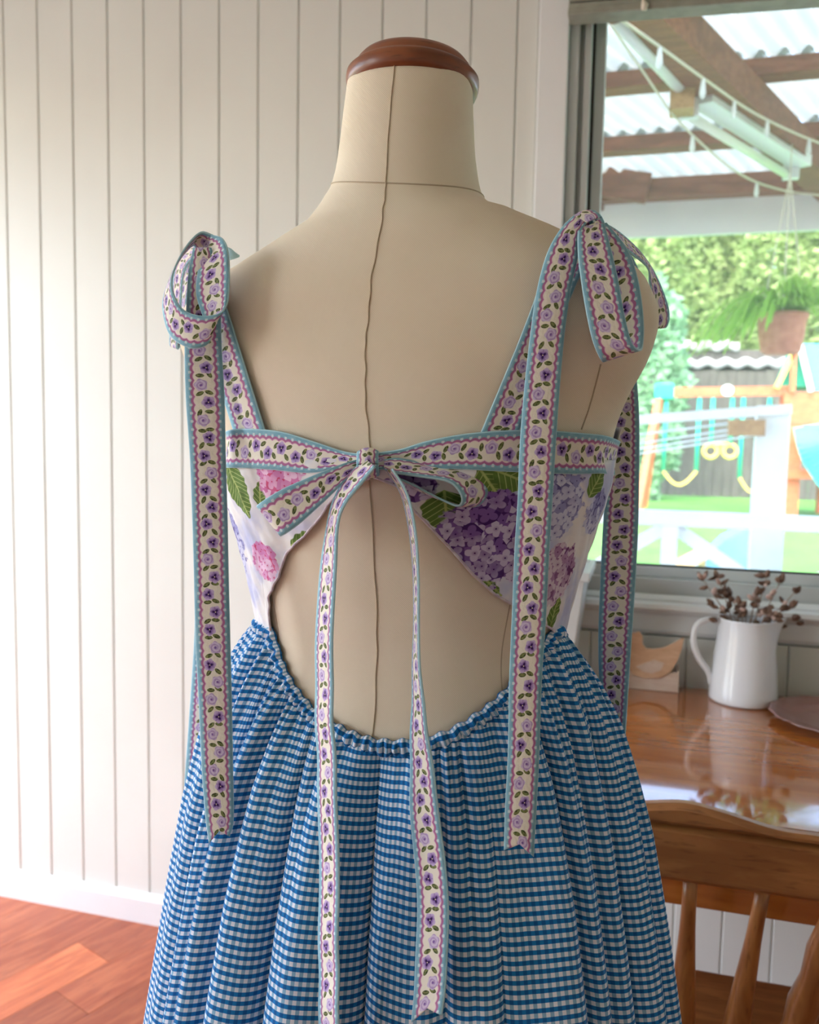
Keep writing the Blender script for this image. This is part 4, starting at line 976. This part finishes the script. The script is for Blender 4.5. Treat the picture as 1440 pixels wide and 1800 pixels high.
# pergola: fascia, purlins, rafters, corrugated sheets
per_ = thing('pergola_roof', 'pergola with brown beams and pale corrugated roof sheets outside the window', 'pergola', (.5, 3.2, GZ + .1))
MB().box((-3, 4.58, oX(1250, 413, 4.6)[2]), (5, 4.62, oX(1250, 350, 4.6)[2])).build('fascia', MATS['white_gloss'], per_)
for Y, pya, pyb in ((4.48, 311, 346), (3.96, 233, 259), (3.2, 118, 147), (2.5, 0, 30)):
    za, zb_ = oX(1250, pyb, Y)[2], oX(1250, pya, Y)[2]
    if Y == 2.5: za, zb_ = 2.74, 2.80
    MB().box((-3, Y - .05, za), (5, Y + .05, zb_)).build('purlin', MATS['brown_beam'], per_)
ra = [atZ(1150, 30, 2.66), atZ(1425, 290, 2.66)]; rd = (ra[1] - ra[0]); rd /= np.linalg.norm(rd)
for off in (-2.6, -1.3, 0, 1.25, 2.5):
    a = ra[0] + np.array([off, 0, 0]) - rd*.6; b = ra[1] + np.array([off, 0, 0]) + rd*.35
    k_ = (4.56 - a[1])/rd[1]; b = a + rd*k_
    MB().beam(a, b, .15, .13).build('rafter', MATS['brown_beam'], per_)
MB().beam(oX(1045, 318, 4.40), oX(1140, 332, 4.40), .05, .16).build('nailing_block', MATS['brown_beam'], per_)
def sheet(y0_, y1_, z0, z1):
    nx_ = 700; xs = np.linspace(-2.6, 4.4, nx_); rows = []
    for y, z in ((y0_, z0), (y1_, z1)):
        sh = (y - 2.0)*rd[0]/rd[1]
        rows.append(np.stack([xs + sh - .6, np.full(nx_, y), z + .022*np.sin(xs*2*PI/.09)], -1))
    return grid_obj('roof_sheet', np.array(rows), MATS['roof_sheet'], per_)
zp = {Y: None for Y in ()}
z48 = oX(1250, 311, 4.48)[2] + .02; z396 = oX(1250, 233, 3.96)[2] + .02; z32 = oX(1250, 118, 3.2)[2] + .02
sheet(3.93, 4.66, z396, z48); sheet(3.17, 3.99, z32, z396 + .008); sheet(1.75, 3.23, 2.86, z32 + .008)
# posts that carry the pergola, either side of the view
for x in (-2.7, 4.7): MB().box((x - .06, 4.42, GZ + .1), (x + .06, 4.54, oX(1250, 346, 4.48)[2])).build('post', MATS['white_gloss'], per_)
MB().box((-3, WY + .56, 2.72), (5, WY + .62, 2.86)).build('wall_plate', MATS['brown_beam'], per_)
for x in (-2.9, 4.9): MB().box((x - .05, WY + .5, GZ + .1), (x + .05, WY + .6, 2.72)).build('post', MATS['white_gloss'], per_)
# fluorescent batten hanging under the rafters
fa_, fb_ = atZ(1205, 190, 2.56), atZ(1385, 300, 2.56)
fl = thing('fluorescent_light', 'white fluorescent tube light fixed under the pergola beams', 'lamp', tuple((fa_ + fb_)/2))
MB().beam(fa_ + np.array([.06, 0, .035]), fb_ + np.array([.06, 0, .035]), .09, .05).build('batten', MATS['white_gloss'], fl)
MB().tube([fa_ - np.array([.0, 0, .02]), fb_ - np.array([.0, 0, .02])], .019, 12).build('tube', MATS['tube_light'], fl, True)
for p in (fa_, fb_): MB().box(tuple(p + np.array([-.02, -.02, -.04])), tuple(p + np.array([.05, .02, .03]))).build('end_cap', MATS['white_gloss'], fl)
e0, e1 = atZ(1085, 38, 2.60), atZ(1205, 165, 2.60)
MB().tube([e0, e1], .022, 10).build('conduit', MATS['white_gloss'], fl, True)
c_ = atZ(1197, 175, 2.57); MB().box(tuple(c_ - np.array([.04, .05, .05])), tuple(c_ + np.array([.05, .05, .05]))).build('mounting_block', MATS['bracket_wood'], fl)
MB().box(tuple(c_ + np.array([.0, -.05, .05])), tuple(c_ + np.array([.05, .03, .10]))).build('junction_box', MATS['iron'], fl)
# string lights
def string_light(name, label, pts, d, bulbs):
    P3 = cr([P(x, y, d_) for (x, y), d_ in zip(pts, d)], 60); s = thing(name, label, 'string lights', tuple(P3[0]))
    MB().tube(P3, .0045, 6).build('wire', MATS['cord'], s, True)
    for k in bulbs:
        c = P3[k]; MB().tube([c, c - np.array([0, 0, .025]), c - np.array([0, 0, .055]), c - np.array([0, 0, .07])], [.006, .009, .012, .004], 8).build('bulb', MATS['enamel'], s, True)
string_light('string_light', 'pale cord of string lights along the diagonal pergola beam', [(1070, 20), (1150, 75), (1240, 140), (1320, 195), (1400, 235), (1470, 262)], (2.2, 2.6, 3.0, 3.4, 3.7, 3.9), (14, 25, 34, 43, 53))
string_light('string_light', 'pale cord of string lights crossing behind the tube light', [(1075, 45), (1130, 125), (1200, 220), (1300, 305), (1380, 335), (1460, 345)], (2.6, 3.0, 3.4, 3.9, 4.3, 4.35), (26, 44))
# hanging basket
hbk = P(1374, 585, 3.9); pot = thing('hanging_basket', 'terracotta hanging pot with trailing green fern under the pergola', 'planter', tuple(hbk))
MB().lathe([(0, -.095), (.07, -.095), (.085, -.085), (.098, -.02), (.104, .06), (.112, .062), (.112, .085), (.100, .085), (.095, .05), (0, .045)], 28, tuple(hbk)).build('pot', MATS['terracotta'], pot, True)
zh = 2.69
for k in range(3):
    a = 2*PI*k/3 + .4; MB().tube([hbk + np.array([.104*math.cos(a), .104*math.sin(a), .08]), hbk + np.array([0, 0, .7]), np.array([hbk[0], hbk[1], zh])], .003, 5).build('hanger', MATS['cord'], pot)
mb = MB()
for k in range(300):
    a = random.uniform(0, 2*PI); L = random.uniform(.12, .30); up = random.uniform(.10, .36); c0 = hbk + np.array([.06*math.cos(a), .06*math.sin(a), .07])
    dxy = np.array([math.cos(a), math.sin(a), 0]); side = np.array([-math.sin(a), math.cos(a), 0])
    left = max(0, -(math.cos(a)*.97 + math.sin(a)*.26)); L *= 1 + .35*left
    dr = .25 + .75*left
    if math.sin(a) < -.3 and left < .5: L *= .6; dr = .2
    prev = None; w0 = random.uniform(.004, .009)
    for f in np.linspace(0, 1, 6):
        p = c0 + dxy*L*f + np.array([0, 0, up*f*1.5 - (up*1.15 + L*.75*dr)*f*f]); w = w0*(1 - .8*abs(f - .45))
        cur = (p - side*w, p + side*w)
        if prev: mb.add([prev[0], prev[1], cur[1], cur[0]], [(0, 1, 2, 3)])
        prev = cur
o = mb.build('fern_leaves', MATS['leaf_d'], pot); o['kind'] = 'stuff'
# clothes line frame
LY = 5.1
cl_ = thing('clothesline_frame', 'white folding clothesline frame on a thick post in the yard', 'clothesline', (oX(1356, 900, LY)[0], LY, GZ))
x0_, x1_ = oX(1328, 760, LY)[0], oX(1386, 760, LY)[0]
MB().box((x0_, LY - .06, GZ), (x1_, LY + .06, oX(1356, 714, LY)[2])).build('post', MATS['white_gloss'], cl_, bev=.008)
MB().beam(oX(1060, 742, LY - .08), oX(1392, 719, LY - .08), .04, .06).build('arm', MATS['white_gloss'], cl_)
MB().beam(oX(1060, 800, LY + .5), oX(1060, 742, LY - .08), .03, .04).build('arm', MATS['white_gloss'], cl_)
MB().beam(oX(1280, 752, LY - .09), oX(1345, 752, LY - .09), .05, .10).build('bracket', MATS['bracket_wood'], cl_)
for k, (ya, yb) in enumerate(((762, 738), (780, 748), (790, 756), (798, 764))):
    MB().tube([oX(1060, ya + 10, LY + .1 + k*.1), oX(1335, yb, LY + .02)], .006, 5).build('wire', MATS['white_gloss'], cl_)
# play house slide in the near yard
PYY = 8.0
pb = thing('toy_slide', 'pale blue plastic toy slide standing on the lawn', 'toy slide', (oX(1270, 1020, PYY)[0], PYY, GZ))
sl = [(1215, 1035), (1238, 985), (1275, 950), (1318, 928), (1318, 1035)]
MB().prism([(oX(x, y, PYY)[0], max(oX(x, y, PYY)[2], GZ + .002)) for x, y in sl][::-1], PYY, PYY + .5).build('ramp', MATS['blue_plastic'], pb)
sl = [(1318, 926), (1358, 926), (1358, 1040), (1318, 1040)]
MB().prism([(oX(x, y, PYY)[0], max(oX(x, y, PYY)[2], GZ + .002)) for x, y in sl][::-1], PYY + .02, PYY + .5).build('ladder', MATS['white_gloss'], pb)
tp_ = thing('sandpit_frame', 'small timber play frame on the lawn beside the toy slide', 'play frame', (oX(1215, 1020, PYY)[0], PYY, GZ))
MB().beam(oX(1188, 998, PYY), oX(1238, 972, PYY), .25, .10).build('roof_board', MATS['pale_wood'], tp_)
for x in (1205, 1234):
    a = oX(x, 985, PYY); MB().beam((a[0], PYY, GZ), a, .07, .07, (0, 1, 0)).build('post', MATS['pale_wood'], tp_)
# swing set
SY = 19.0
sw = thing('swing_set', 'orange timber swing frame with green corner bracket on the lawn', 'swing set', (oX(1280, 890, SY)[0], SY, GZ))
bzt = oX(1280, 682, SY)[2]
bA, bB = oX(1168, 690, SY), oX(1386, 687, SY)
MB().beam(bA, bB, .12, .20).build('top_beam', MATS['orange_timber'], sw)
MB().box(tuple(oX(1152, 702, SY) - np.array([.02, .12, 0])), tuple(oX(1184, 674, SY) + np.array([.02, .12, 0]))).build('corner_bracket', MATS['teal_plastic'], sw, bev=.04)
la = oX(1160, 696, SY)
for dx_, dyy in ((-.35, -.9), (-.25, .9)): MB().beam(la, (la[0] + dx_, SY + dyy, GZ), .14, .14).build('leg', MATS['orange_timber'], sw)
MB().beam((la[0] - .18, SY - .45, .9), (la[0] - .14, SY + .45, .9), .05, .12).build('brace', MATS['orange_timber'], sw)
c0 = oX(1279, 686, SY - .08); MB().tube([c0, c0 - np.array([0, .03, 0])], .12, 20).build('badge', MATS['white_gloss'], sw)
def swing(xa, xb, ytop, ybot, label, kind):
    s = thing('swing', label, 'swing', tuple(oX((xa + xb)/2, ybot, SY)), None)
    A, B = oX(xa, ybot, SY), oX(xb, ybot, SY)
    for x, q_ in ((xa, A), (xb, B)): MB().tube([(q_[0], SY, bzt - .2), q_], .045, 8).build('rope', MATS['teal_plastic'], s, True)
    if kind == 'seat':
        pts = [A + (B - A)*f - np.array([0, 0, .30*math.sin(PI*f)]) for f in np.linspace(0, 1, 12)]; mb = MB()
        for a, b in zip(pts[:-1], pts[1:]): mb.beam(a, b, .3, .05)
        mb.build('seat', MATS['yellow_plastic'], s)
    else:
        MB().tube([A, B], .05, 8).build('bar', MATS['yellow_plastic'], s, True)
        for q_ in (A, B): MB().tube([q_ + np.array([.14*math.cos(t), 0, -.14 + .14*math.sin(t)]) for t in np.linspace(0, 2*PI, 16, endpoint=False)], .045, 6, closed=True).build('ring', MATS['yellow_plastic'], s, True)
swing(1166, 1224, 700, 828, 'yellow curved swing seat hanging nearest the green corner bracket', 'seat')
swing(1250, 1284, 700, 782, 'yellow trapeze bar with two rings between the swings', 'bar')
swing(1300, 1346, 700, 840, 'yellow swing seat half hidden behind the white clothesline post', 'seat')
tw = thing('play_tower', 'orange timber play tower with green and blue canvas roof and teal slide', 'play tower', (oX(1420, 890, SY)[0], SY, GZ))
for x in (1400, 1480):
    a = oX(x, 690, SY)
    for dy_ in (0, 1.2): MB().box((a[0] - .14, SY + dy_ - .14, GZ), (a[0] + .14, SY + dy_ + .14, a[2])).build('post', MATS['orange_timber'], tw)
lo, hi = oX(1375, 745, SY - .1), oX(1480, 690, SY - .1)
MB().box((lo[0], SY - .16, lo[2]), (hi[0], SY - .1, hi[2])).build('panel', MATS['orange_timber'], tw)
lo, hi = oX(1380, 840, SY), oX(1480, 828, SY); MB().box((lo[0], SY - .3, lo[2]), (hi[0], SY + 1.3, hi[2])).build('platform', MATS['orange_timber'], tw)
tri_ = [(1372, 680), (1402, 605), (1440, 605), (1432, 680)]
MB().prism([(oX(x, y, SY)[0], oX(x, y, SY)[2]) for x, y in tri_][::-1], SY - .05, SY + 1.2).build('canopy', MATS['green_canvas'], tw)
tri_ = [(1408, 606), (1490, 606), (1490, 686), (1426, 686)]
MB().prism([(oX(x, y, SY)[0], oX(x, y, SY)[2]) for x, y in tri_][::-1], SY - .14, SY - .06).build('canopy_flap', MATS['sky_canvas'], tw)
MB().beam(oX(1365, 682, SY - .2), oX(1396, 618, SY - .2), .1, .1).build('canopy_edge', MATS['yellow_plastic'], tw)
MB().beam(oX(1426, 688, SY - .2), oX(1406, 606, SY - .2), .1, .1).build('canopy_edge', MATS['white_gloss'], tw)
MB().beam(oX(1393, 690, SY - .2), oX(1396, 615, SY - .2), .1, .1).build('canopy_pole', MATS['orange_timber'], tw)
mb = MB(); sp_ = cr([oX(1418, 752, SY - .4), oX(1428, 790, SY - .7), oX(1445, 820, SY - 1.1), oX(1475, 860, SY - 1.6)], 14)
for a, b in zip(sp_[:-1], sp_[1:]): mb.beam(a, b, .5, .16, (0, 1, .3))
mb.build('slide', MATS['teal_plastic'], tw)
# shed and fence behind
FYY = 25.0
fence = thing('timber_fence', 'weathered grey paling fence behind the swings', 'fence', (3, FYY, GZ))
fx0, fx1 = -28.0, 36.0; fzt = oX(1280, 650, FYY)[2]
nP = 256
pm = None
for k in range(nP):
    x = fx0 + (fx1 - fx0)*k/nP; w = (fx1 - fx0)/nP
    o = MB().box((x + .008, FYY - .02, GZ), (x + w - .008, FYY + .02 - .015*(k % 2), fzt - .05*random.random())).build('paling', MATS['fence_timber'], fence)
MB().box((fx0, FYY + .021, GZ + .5), (fx1, FYY + .08, GZ + .65)).build('rail', MATS['fence_timber'], fence); MB().box((fx0, FYY + .021, fzt - .7), (fx1, FYY + .08, fzt - .55)).build('rail', MATS['fence_timber'], fence)
shed = thing('garden_shed', 'low shed with pale corrugated roof edge behind the fence', 'shed', (3, 27, GZ))
zsr = oX(1280, 634, 26.2)[2]; zs2 = oX(1280, 606, 26.8)[2]
MB().box((oX(1100, 700, 26.9)[0], 26.9, GZ), (oX(1420, 700, 26.9)[0], 29, zs2 - .15)).build('wall', MATS['fence_timber'], shed)
def lip(y, z, x0, x1, nm):
    xs = np.linspace(x0, x1, 400); rows = [np.stack([xs, np.full(400, yy), zz + .05*np.sin(xs*2*PI/.55)], -1) for yy, zz in ((y, z), (y, z + .22), (y + 1.0, z + .34))]
    grid_obj(nm, np.array(rows), MATS['roof_sheet'], shed, solid=.03)
lip(26.2, zsr - .2, oX(1140, 634, 26)[0], oX(1390, 634, 26)[0], 'roof_edge'); lip(26.75, zs2 - .15, oX(1185, 606, 26.8)[0], oX(1300, 606, 26.8)[0], 'roof_edge')
def tree(name, label, c, rx, ry, rz_, nl, size, mtl, trunk=True, group=None):
    t = thing(name, label, 'tree' if trunk else 'shrub', (c[0], c[1], GZ), group); n_ = nl
    u = rng.normal(size=(n_, 3)); u /= np.linalg.norm(u, axis=1)[:, None]; rr = .62 + .38*rng.random(n_)**.5
    lump = 1 + .18*np.sin(u[:, 0]*7 + c[0])*np.sin(u[:, 2]*6 + 1) + .1*np.sin(u[:, 0]*15)*np.sin(u[:, 1]*13)
    cen = np.array(c) + u*(rr*lump)[:, None]*np.array([rx, ry, rz_]); cen[:, 2] = np.maximum(cen[:, 2], GZ + .1)
    a = rng.normal(size=(n_, 3)); a[:, 2] *= .6; a /= np.linalg.norm(a, axis=1)[:, None]; b = np.cross(a, rng.normal(size=(n_, 3))); b /= np.linalg.norm(b, axis=1)[:, None]
    s = size*(.6 + .8*rng.random(n_))[:, None]
    V = np.stack([cen - a*s, cen + b*s*.5, cen + a*s, cen - b*s*.5], 1).reshape(-1, 3); idx = np.arange(n_*4).reshape(-1, 4)
    me = bpy.data.meshes.new('foliage'); me.from_pydata(V.tolist(), [], idx.tolist()); me.update(); o = link('foliage', me, MATS[mtl], t, fix=False); o['kind'] = 'stuff'
    if trunk: MB().tube([(c[0], c[1], GZ), (c[0] + .2, c[1], c[2]*.5), (c[0], c[1], c[2])], [.3, .22, .1], 10).build('trunk', MATS['bark'], t, True)
def treepx(px, py, Y, *a, **k): tree(k.pop('name', 'garden_tree'), k.pop('label'), oX(px, py, Y), *a, **k)
treepx(1115, 480, 34, 3.3, 2.2, 4.6, 24000, .15, 'leaf_a', label='leafy green tree behind the shed, left of the hanging pot')
treepx(1275, 460, 42, 4.6, 2.6, 6.0, 26000, .18, 'leaf_b', label='pale yellow-green tree above the shed roof, middle of the row')
treepx(1425, 480, 34, 3.4, 2.2, 4.8, 24000, .15, 'leaf_a', label='leafy green tree behind the play tower canopy')
treepx(1700, 450, 52, 4.2, 2.6, 6, 7000, .34, 'leaf_b', label='tall pale tree furthest right beyond the fence')
treepx(880, 450, 52, 4.2, 2.6, 6, 7000, .34, 'leaf_a', label='tall green tree furthest left beyond the fence')
treepx(1135, 690, 22.5, 1.0, .8, 2.75, 7000, .13, 'leaf_c', trunk=False, name='pale_shrub', label='mint green shrub beside the swing frame leg')
